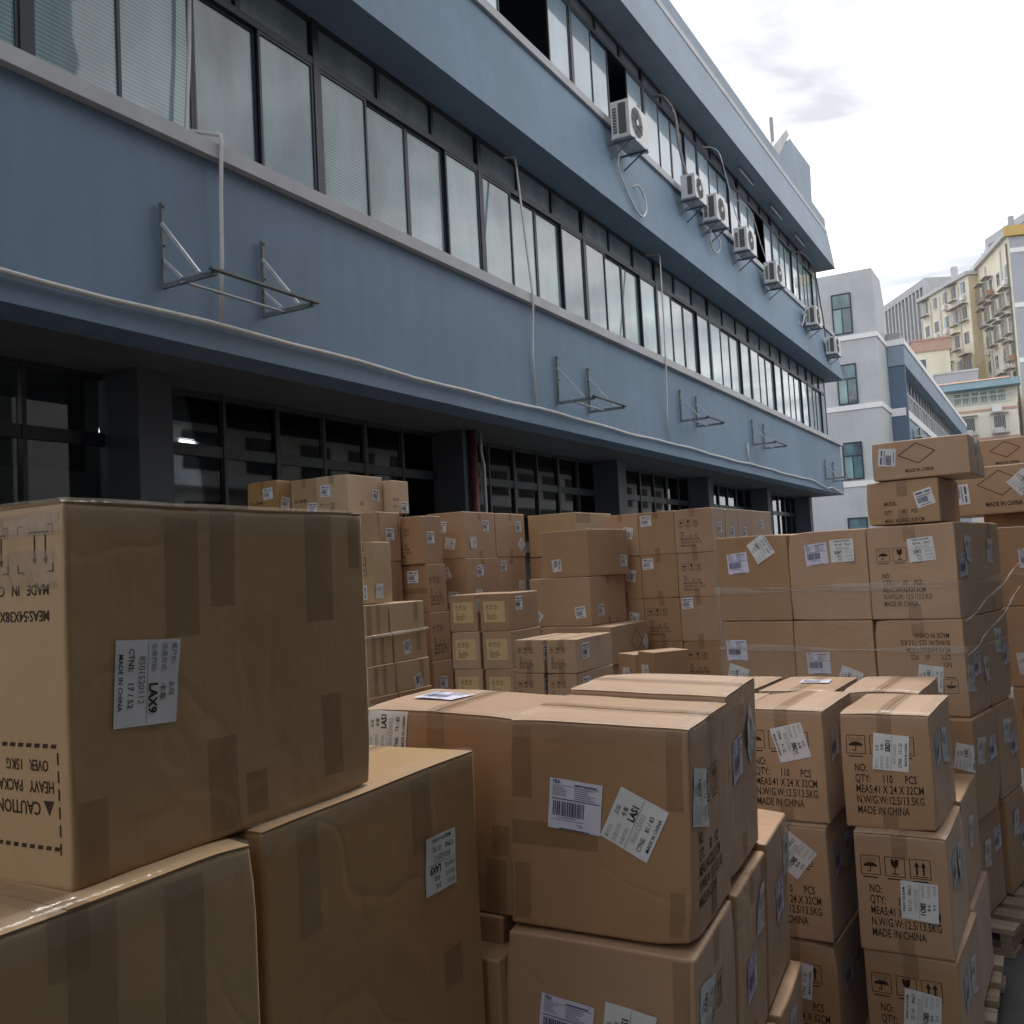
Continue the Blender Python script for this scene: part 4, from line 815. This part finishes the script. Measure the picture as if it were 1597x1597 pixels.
sbd('110 PCS carton with SBD1 7 / 22 label, lowest beside the LAS1 stack', (-.622, 2.85, .405), 84, .513, .668, '7 / 22', shift=-1)
carton('taped carton of the second row, behind the SBD1 12 / 22 carton', (-.408, 3.315, 1.05), .24, .408, .317, -2, near=True, group=PL, edge=True)
carton('110 PCS carton of the second row with a paper on its top', (-.675, 3.30, 1.05), .24, .408, .317, -2, art=(('fba', 'T', .55, .6, 5),), near=True, group=PL, edge=True)
carton('110 PCS carton with bare top between the LAS1 stack and the film-wrapped stack', (-.94, 3.28, 1.052), .24, .408, .317, -2, near=True, group=PL, edge=True)
carton('110 PCS carton of the middle layer jutting out behind the SBD1 11 / 22 carton', (-.312, 3.29, .728), .30, .40, .317, -2, art=(('jl', 'R', .5, .55, 80, 'SBD1', '20 / 22'),), near=True, group=PL, tape=None)
carton('110 PCS carton of the lowest layer jutting out near the pallet boards', (-.297, 3.28, .408), .30, .40, .305, -2, near=True, group=PL, tape=None)
hidden((-.88, 2.86, 1.05), .24, .408, .317, -2)
for x in (-.88,):
    for z in (.728, .408): hidden((x, 2.86, z), .24, .408, .317, -2)
for x in (-.64, -.90):
    for z in (.728, .408): hidden((x, 3.29, z), .24, .40, .317, -2)
pallet(-1.20, 2.83, .94, .97, 0, 'wooden pallet with worn pale boards under the SBD1 cartons', h=.088)

# ---- film-wrapped LAS1 stack (60 PCS cartons), turned 11 degrees
KC = (-.332, 4.101, 1.603); fK = frame_of(KC, -11); KD = .375
def K(label, i, j, k, art=(), tape='R', dx=0., mat='card'): carton(label, fK(-.342*i+dx, .323*j, -KD*k), .34, .32, .373, -11, art=art, near=True, group=PL, tape=tape, mat=mat)
K('60 PCS carton with upside-down LAS1 label, top corner of the film-wrapped stack', 0, 0, 0, (('60', 'F'), ('jl', 'F', .625, .735, 184, 'LAS1', '14 / 83'), ('jl', 'R', .5, .72, 84, 'LAS1', '14 / 83'), ('fba', 'R', .25, .55, 4)), 'T')
K('plain carton, barcode and LAS1 label touching, top of film-wrapped stack', 1, 0, 0, (('fba', 'F', .372, .745, 4), ('jl', 'F', .70, .77, 182, 'LAS1', '26 / 83')))
K('plain carton with cornerwise LAS1 label over its barcode, top of the film-wrapped stack', 2, 0, 0, (('fba', 'F', .30, .686, 4), ('jl', 'F', .64, .844, 122, 'LAS1', '33 / 83')))
K('60 PCS carton printed upside down, second row of the film-wrapped stack', 0, 0, 1, (('60', 'F', True), ('jl', 'F', .603, .389, 84, 'LAS1', '18 / 83'), ('jl', 'R', .16, .38, 84, 'LAS1', '18 / 83'), ('fba', 'R', .45, .5, 4), ('jl', 'R', .9, .42, 88)), 'T', .004)
K('plain carton with low barcode, second row of the film-wrapped stack', 1, 0, 1, (('fba', 'F', .305, .526, 2), ('jl', 'F', .68, .34, 70, 'LAS1', '27 / 83')))
K('plain carton, barcode above a curled LAS1 label, second row of the film-wrapped stack', 2, 0, 1, (('fba', 'F', .206, .659, 1), ('jl', 'F', .19, .34, 72, 'LAS1', '34 / 83')))
K('third-row carton of the film-wrapped stack pushed out to the side, paper strips on it', 0, -.15, 2, (('jl', 'R', .25, .66, 84, 'LAS1', '40 / 83'), ('fba', 'R', .75, .62, 3), ('jl', 'F', .93, .62, 80)), None, .022)
K('lowest carton of the film-wrapped stack above the pallet boards, LAS1 label on its side', 0, -.1, 3, (('jl', 'R', .35, .6, 84, 'LAS1', '46 / 83'), ('fba', 'R', .8, .66, 3)), None, .004)
for k in range(4):
    for j in (1,):
        lab = 'second carton back along the side of the film-wrapped stack, '+('top row', 'second row', 'third row', 'lowest row')[k]
        K(lab, 0, j, k, (('jl', 'R', .45, .68, 86, 'LAS1', '5%d / 83' % (k*2+j)),)+((('fba', 'R', .75, .5, 4),) if k else ()), 'R' if k == 0 else None, .006*k)
for i in (1, 2):
    for k in (2, 3): hidden(fK(-.342*i, 0, -KD*k), .34, .32, .373, -11)
for i in (1, 2): hidden(fK(-.342*i, .323, 0), .34, .32, .373, -11)
p0 = fK(-1.05, -.06, 0); pallet(p0[0], p0[1], 1.16, 1.08, -11, 'wooden pallet with gaps between its boards under the film-wrapped stack', h=.1)
# ---- film round that stack
def film_band(z0, z1, name, mat, label, wr=.006, thick=False, group='film bands round the wrapped stack'):
    rn = random.Random(int(z0*1000)); pts = [(-1.024-.006, -.006)]; path = []
    def seg(a, b_, n): return [(a[0]+(b_[0]-a[0])*k/n, a[1]+(b_[1]-a[1])*k/n) for k in range(n)]
    path = seg((-1.035, .9), (-1.035, -.010), 6)+seg((-1.035, -.010), (.010, -.010), 26)+seg((.010, -.010), (.016, .97), 16)+[(.016, .97)]
    V = []; F = []; rows = 5
    for i, (x, y) in enumerate(path):
        s_ = i/len(path)
        for k in range(rows+1):
            z = z0+(z1-z0)*k/rows+.012*math.sin(i*.35+z0*9)*(k/rows-.3)+.004*rn.random(); o_ = rn.random()*wr
            nx, ny = (-1, 0) if i < 6 else ((0, -1) if i < 32 else (1, 0))
            V.append(fK(x+nx*o_, y+ny*o_, z-KC[2]))
    n = len(path)
    for i in range(n-1):
        for k in range(rows): F.append((i*(rows+1)+k, (i+1)*(rows+1)+k, (i+1)*(rows+1)+k+1, i*(rows+1)+k+1))
    mb = MB(); mb.v = V; mb.f = F; return solo(mb, name, mat, fK(0, 0, -1.5), label, 'plastic film', group, True)
film_band(1.235, 1.372, 'stretch_film', 'clear_film', 'wide clear film band low on the top row of the wrapped stack', .004)
film_band(1.350, 1.364, 'stretch_film', 'rope_film', 'twisted bright film strand across the top row of the wrapped stack', .004)
film_band(1.368, 1.374, 'stretch_film', 'rope_film', 'thin lower film strand across the top row of the wrapped stack', .003)
film_band(1.10, 1.118, 'stretch_film', 'rope_film', 'twisted film strand across the second row of the wrapped stack', .004)
film_band(.93, 1.09, 'stretch_film', 'clear_film', 'wide clear film band across the second row of the wrapped stack', .004)
for k, (a, b_, c) in enumerate((((.012, .02, 1.22), (.03, .35, 1.30), (.04, .8, 1.42)), ((.012, .01, 1.09), (.03, .3, 1.16), (.05, .75, 1.32)))):
    V = []
    for s_ in range(13):
        t_ = s_/12; q = [(1-t_)**2*a[i]+2*t_*(1-t_)*b_[i]+t_*t_*c[i] for i in range(3)]; V.append(fK(q[0]+.006*math.sin(s_), q[1], q[2]-KC[2]))
    solo(MB().tube(V, [.0035+.002*math.sin(i*2.1) for i in range(13)], 6), 'film_strand', 'rope_film', V[0], 'loose film strand running up the side of the wrapped stack', 'plastic film', 'loose film strands', True)
# ---- cartons on top of it
def diamond(W, H):
    D = Dec(); w = .0035; c = [(W*.28, H*.62), (W*.47, H*.90), (W*.66, H*.66), (W*.485, H*.38)]
    for i in range(4): D.line(c[i], c[(i+1) % 4], w)
    return D.text('MADE IN CHINA', W*.34, H*.16, H*.13, .72, .03)
def model(W, H):
    D = Dec()
    for k, t_ in enumerate(('MODEL.', 'QTY.         40     PCS', 'MEAS. 43.5X42.5X29 CM')): D.text(t_, W*.24, H*(.44-.2*k), H*.125, .66, .02)
    return D
carton('flat carton with printed diamond and one label, highest on the wrapped stack', (-.262, 4.20, 1.95), .368, .40, .156, -4, 0, art=(('art', 'F', diamond), ('far', 'F', .16, .60, 84), ('tape', 'R', .4, .5, .95, .02)), near=True, group=PL, tape='R')
carton('flat carton printed MODEL and 40 PCS, below the highest diamond carton', (-.386, 4.217, 1.79), .283, .40, .178, -6, 0, art=(('art', 'F', model), ('far', 'F', .80, .56, 14)), near=True, group=PL, tape='T')
carton('flat carton with a printed diamond and two labels, beside the MODEL carton', (-.455, 5.34, 1.895), .52, .45, .235, -4, 0, art=(('art', 'F', diamond), ('far', 'F', .115, .45, -86), ('jl', 'F', .66, .62, 40)), near=True, group=PL, tape='R', anchor='FL')
carton('flat carton with a half-hidden diamond, behind the highest diamond carton', (-.36, 5.62, 2.055), .5, .42, .158, -4, 0, art=(('art', 'F', lambda W, H: diamond(W*.75, H)),), near=True, group=PL, tape='R', anchor='FL')
carton('low flat carton in the shade between the right-hand stack and the diamond cartons', (-.30, 5.44, 1.659), .5, .4, .07, -3, 0, group=PL, anchor='FL', tape=None)
# ---- stack at the right edge
for k, (lab, art) in enumerate((('carton with a barcode label, top of the stack behind the film-wrapped one', (('fba', 'F', .42, .60, 2),)),
        ('carton with barcode and LAS1 label, second of the stack behind the film-wrapped one', (('fba', 'F', .47, .66, 2), ('jl', 'F', .26, .30, 96))),
        ('60 PCS carton, third of the stack behind the film-wrapped one', (('60', 'F'),)), ('carton at the foot of the stack behind the film-wrapped one', (('fba', 'F', .3, .7, 4),)))):
    carton(lab, (-.243+.012*k, 5.14-.01*k, 1.588-.375*k), .34, .32, .372, -3, art=art, near=True, group=PL, tape='R' if k == 0 else None, anchor='FL')
pallet(-.27, 5.06, .42, .5, -3, 'small wooden pallet under the stack behind the film-wrapped one', h=.086)

# ---- LAS1 stack in the middle distance, right
fN = frame_of((-2.476, 7.874, 1.954), -3)
names = ('end', 'middle', 'inner')
for i in range(3):
    for k in range(5):
        art = []
        if (i + k) % 2 == 0: art = [('60', 'F')]
        else: art = [('far', 'F', .2, .78, 3)]
        if i == 2: art = [('far', 'F', .7, .55, 80)]
        if (i, k) == (1, 0): art = [('far', 'F', .22, .80, 3)]
        if (i, k) == (1, 1): art = [('far', 'F', .2, .80, 3)]
        if (i, k) == (0, 1): art = [('60', 'F')]
        if (i, k) == (0, 2): art = [('far', 'F', .2, .86, 3)]
        if (i, k) == (1, 2): art = [('60', 'F')]
        if (i, k) == (1, 3): art = [('60', 'F', True)]
        if (i, k) == (0, 3): art = [('60', 'F')]
        if i == 0: art = art+[('far', 'R', .6, .55, 4)]
        if k == 4: hidden(fN(-.335*i, 0, -.371*k), .332, .33, .369, -3); continue
        carton('carton '+('with handling marks' if art[0][0] == '60' else 'with barcode label')+', '+('top', 'second', 'third', 'fourth')[k]+' of the '+names[i]+' column, stack farthest down the yard', fN(-.335*i+.004*k, 0, -.371*k), .332, .33, .369, -3+random.uniform(-.6, .6), art=art, group=PL)
for j in range(3):
    for k in range(3):
        if k == 0: carton(('first', 'second', 'third')[j]+' carton back along the side of the stack farthest down the yard', fN(.0, .336*(j+1), -.371*k), .332, .33 if j < 2 else .62, .369, -3, art=(('far', 'R', .5, .45 if j < 2 else .65, 4),), group=PL)
        else: hidden(fN(0, .336*(j+1), -.371*k), .332, .33 if j < 2 else .62, .369, -3)
    for k in (3, 4): hidden(fN(0, .336*(j+1), -.371*k), .332, .33 if j < 2 else .62, .369, -3)
pallet(-3.5, 7.86, 1.08, 1.35, -3, 'wooden pallet under the far stack below the workshop windows', h=.099)

# ---- large plain cartons in the middle
carton('large carton with a torn top edge, standing on another large plain one', (-3.30, 7.18, 1.82), .48, .60, .385, -10, art=(('far', 'F', .33, .26, -84), ('far', 'R', .88, .30, -6)), mat='card', group=PL, tape=None)
carton('large carton with a cornerwise white label, carrying the torn-edged one', (-3.29, 7.15, 1.432), .57, .63, .395, -4, art=(('far', 'F', .83, .28, 8), ('jl', 'F', .10, .22, -40), ('far', 'R', .28, .30, 2)), mat='card', group=PL, tape='R')
carton('carton with printed diamond and cornerwise label, under the large plain cartons', (-3.07, 7.02, 1.035), .62, .72, .30, -2, art=(('art', 'R', lambda W, H: Dec().line((W*.50, H*.52), (W*.66, H*.83), .006).line((W*.66, H*.83), (W*.82, H*.52), .006).line((W*.82, H*.52), (W*.66, H*.18), .006).line((W*.66, H*.18), (W*.50, H*.52), .006)), ('jl', 'R', .91, .45, 44)), mat='card', group=PL, tape=None)
for k in range(2): hidden((-3.09, 7.04, .733-.366*k), .6, .68, .364, -2)
fO = frame_of((-3.80, 8.02, 2.02), -3)
carton('large carton with wide flap tape, behind the torn-edged one', fO(), .50, .75, .39, -3, art=(('tape', 'R', .22, .75, .99, .14),), mat='card_tan', group=PL, tape=None)
for k in range(1, 5): hidden(fO(0, 0, -.4*k), .50, .75, .39, -3)
pallet(-4.3, 8.0, .6, .9, -3, 'wooden pallet behind the large middle cartons', h=.028)
# small loose cartons low in front of the far stack
carton('small carton with a blank white paper, first of two below the diamond carton', (-2.70, 6.55, .865), .2, .3, .25, -33, art=(('jl', 'F', .5, .42, 4),), group=PL, tape=None)
carton('small carton with a ruled white paper, second of two below the diamond carton', (-2.52, 6.47, .885), .2, .3, .25, -36, art=(('jl', 'F', .45, .45, 2),), group=PL, tape=None)
hidden((-2.70, 6.55, .612), .2, .3, .3, -33); hidden((-2.52, 6.47, .632), .2, .3, .32, -36); hidden((-2.70, 6.55, .31), .2, .3, .3, -33); hidden((-2.52, 6.47, .31), .2, .3, .305, -36)

# ---- stack with two labels per carton (behind the yellow-labelled cartons)
fP = frame_of((-4.21, 6.75, 2.022), -1)
for k in range(5):
    for j in range(2):
        if k > 1: hidden(fP(0, .51*j, -.386*k), .36, .50, .384, -1); continue
        lab = ('carton with crumpled tape flap and two labels, top of the double-label stack' if (k, j) == (0, 0) else 'carton with cornerwise label, rear top of the double-label stack' if (k, j) == (0, 1) else 'carton with a tilted dark barcode label, second row of the double-label stack' if j == 0 else 'carton with reddish side, rear second row of the double-label stack')
        art = ([('far', 'F', .40, .70, -6), ('jl', 'F', .62, .32, -10), ('far', 'R', .70, .70, 0), ('jl', 'R', .28, .33, 2)] if (k, j) == (0, 0) else [('far', 'R', .78, .70, 2), ('jl', 'R', .85, .28, 42)] if (k, j) == (0, 1) else [('far', 'F', .42, .68, 22), ('jl', 'F', .6, .18, -6), ('far', 'R', .40, .72, 6), ('jl', 'R', .33, .2, 0)] if j == 0 else [('far', 'R', .22, .80, 4), ('jl', 'R', .82, .33, 0)])
        carton(lab, fP(.012*k*(1-j), .51*j, -.386*k), .36, .50, .384, -1+random.uniform(-1, 1), art=art, group=PL, tape='R')
pallet(-4.58, 6.74, .38, 1.02, -1, 'wooden pallet under the double-label stack', h=.088)

# ---- left distant stacks
fS = frame_of((-4.23, 6.173, 1.975), 0)
carton('60 PCS carton, top of the column next to the double-label stack', fS(), .34, .275, .373, 0, art=(('60', 'F'), ('far', 'R', .45, .55, 2)), group=PL)
carton('60 PCS carton, second of the column next to the double-label stack', fS(.01, .03, -.375), .34, .275, .373, 1, art=(('far', 'F', .62, .75, 0), ('60', 'R'), ('htape', 'F', .45, .2, .99)), group=PL)
carton('60 PCS carton, third of the column next to the double-label stack', fS(.02, .03, -.75), .34, .275, .373, 0, art=(('60', 'R'),), group=PL)
carton('carton with a blue label, fourth of the column next to the double-label stack', fS(.03, .03, -1.125), .34, .275, .373, 1, art=(('far', 'R', .5, .55, 0),), group=PL)
hidden(fS(.03, .03, -1.5), .34, .275, .373, 0)
pallet(-4.57, 6.17, .36, .34, 0, 'wooden pallet under the column next to the double-label stack', h=.098)
fS1 = frame_of((-4.40, 5.84, 2.008), 0)
carton('carton with taped edges and torn label, beside the tall narrow tan carton', fS1(), .36, .29, .373, 0, art=(('far', 'R', .55, .55, 2), ('tape', 'R', .05, .5, .98, .02), ('tape', 'R', .95, .5, .98, .02)), group=PL)
for k in range(1, 5): hidden(fS1(0, 0, -.375*k), .36, .29, .373, 0)
pallet(-4.75, 5.84, .36, .32, 0, 'wooden pallet under the left rear stack', h=.131)
# filler of the block that carries the small top cartons
for i in range(2):
    for k in range(4): hidden((-4.80-.56*i, 6.05, 2.04-.485*k), .55, .68, .483, 0)
pallet(-5.92, 6.04, 1.14, .72, 0, 'wooden pallet under the large rear block', h=.098)
def smallmark(s):
    def f(W, H):
        D = Dec().text(s, W*.12, H*.38, H*.13, .8, .02)
        return D.text('QTY   4', W*.12, H*.18, H*.10, .8, .02)
    return f
carton('small carton with tilted label, outer end of the top row', (-5.43, 5.90, 2.345), .32, .16, .303, 0, art=(('far', 'F', .70, .66, 4), ('art', 'F', smallmark('DL-24HM')), ('far', 'R', .6, .40, -10)), mat='card_brown', group=PL)
carton('small carton with a label low at its corner, between two others above the CAUTION carton', (-5.155, 6.06, 2.345), .27, .40, .303, 0, art=(('far', 'F', .82, .20, 0), ('art', 'F', smallmark('DL-24HM'))), mat='card_brown', group=PL)
carton('larger carton with pale lit side marked CK, in the row above the CAUTION carton', (-4.828, 6.047, 2.345), .318, .455, .303, 0, art=(('far', 'F', .30, .62, 0), ('art', 'F', lambda W, H: Dec().text('QTY    4    PCS', W*.1, H*.22, H*.10, .8, .02)), ('art', 'R', lambda W, H: Dec().text('CK', W*.33, H*.2, H*.14, .8, .02)), ('far', 'R', .80, .50, -4)), mat='card_tan', group=PL)
carton('narrow carton with crumpled tape on top, last in the row above the CAUTION carton', (-4.755, 6.52, 2.318), .34, .25, .276, 0, art=(('art', 'R', smallmark('DL-24')), ('far', 'R', .75, .2, 0)), mat='card_tan', group=PL)
# strapped tan cartons
XT = -4.05
carton('tall narrow tan carton standing on the strapped tan ones', (XT-.04, 5.36, 1.762), .19, .22, .425, 2, art=(('art', 'F', lambda W, H: Dec().frame(W*.2, H*.45, W*.7, H*.75, .004).rect(W*.25, H*.62, W*.6, H*.65).rect(W*.25, H*.53, W*.6, H*.56)), ('far', 'F', .45, .18, -90), ('jl', 'R', .3, .2, 88)), mat='card_tan', group=PL, bulge=2)
tn = ('top', 'second', 'third')
for k in range(6):
    for j in range(2):
        c_ = (XT+.012*k, 5.15+.33*j+(.02 if k else 0), 1.332-.205*k); dd = .31 if j == 0 else .40
        if k > 2: hidden(c_, .34, dd, .203, 0); continue
        art = [('tape', 'R', .3, .02, .98, .024), ('tape', 'R', .62, .02, .98, .02)] if j == 0 else [('tape', 'R', .75, .3, .98, .024)]
        if (k, j) == (0, 1): pass
        if (k, j) == (1, 1): art.append(('far', 'R', .38, .45, -82))
        if (k, j) == (2, 1): art.append(('far', 'R', .62, .22, -75))
        carton('tan carton with brown tape stripes, '+tn[k]+' layer, '+('nearer' if j == 0 else 'further')+' half of the strapped block', c_, .34, dd, .203, random.uniform(-1, 1), art=art, mat='card_tan', group=PL, tape=None, bulge=2)
pallet(XT-.36, 5.13, .44, .76, 0, 'wooden pallet under the strapped tan cartons', h=.1)
V = [(XT+.012, 5.13, 1.115), (XT+.02, 5.3, 1.12), (XT+.03, 5.5, 1.125), (XT+.03, 5.7, 1.128), (XT+.02, 5.9, 1.13)]
solo(MB().tube(V, [.008, .012, .014, .010, .012], 6), 'strap', 'rope_film', V[0], 'pale twisted strap tied across the tan cartons', 'strap', None, True)
# cartons with yellow print sheets
fQ = frame_of((-3.184, 5.62, 1.365), 0)
for k in range(5):
    for i in range(2):
        c_ = fQ(-.252*i+.008*k+.006*i, .0, -.2515*k)
        if k > 2: hidden(c_, .222, .43, .25, 0); continue
        art = [('yel', 'F')]
        if (k, i) == (0, 0): art.append(('far', 'R', .33, .72, 0))
        if (k, i) == (0, 1): art.append(('fbv', 'R', .12, .7, 0))
        carton('carton with a yellow print sheet on its front, '+tn[k]+' layer, '+('outer' if i == 0 else 'inner')+' column', c_, .222, .43, .25, random.uniform(-1.2, 1.2), art=art, group=PL, tape=None)
pallet(-3.68, 5.61, .54, .46, 0, 'wooden pallet under the cartons with yellow print sheets', h=.107)
fR = frame_of((-2.468, 5.125, 1.093), 0)
for k in range(5):
    for i in range(2):
        c_ = fR(-.215*i-.006*k, .0, -.2*k)
        if k > 1: hidden(c_, .195, .52, .198, 0); continue
        carton('long low carton with three handling marks on its end, '+('upper' if k == 0 else 'lower')+' layer, '+('outer' if i == 0 else 'inner')+' of two', c_, .195, .52, .198, random.uniform(-1, 1), art=(('60', 'F'), ('far', 'R', .25 if i == 0 else .1, .62, 0)), group=PL, tape='T')
pallet(-2.90, 5.12, .44, .54, 0, 'wooden pallet under the long low cartons', h=.092)
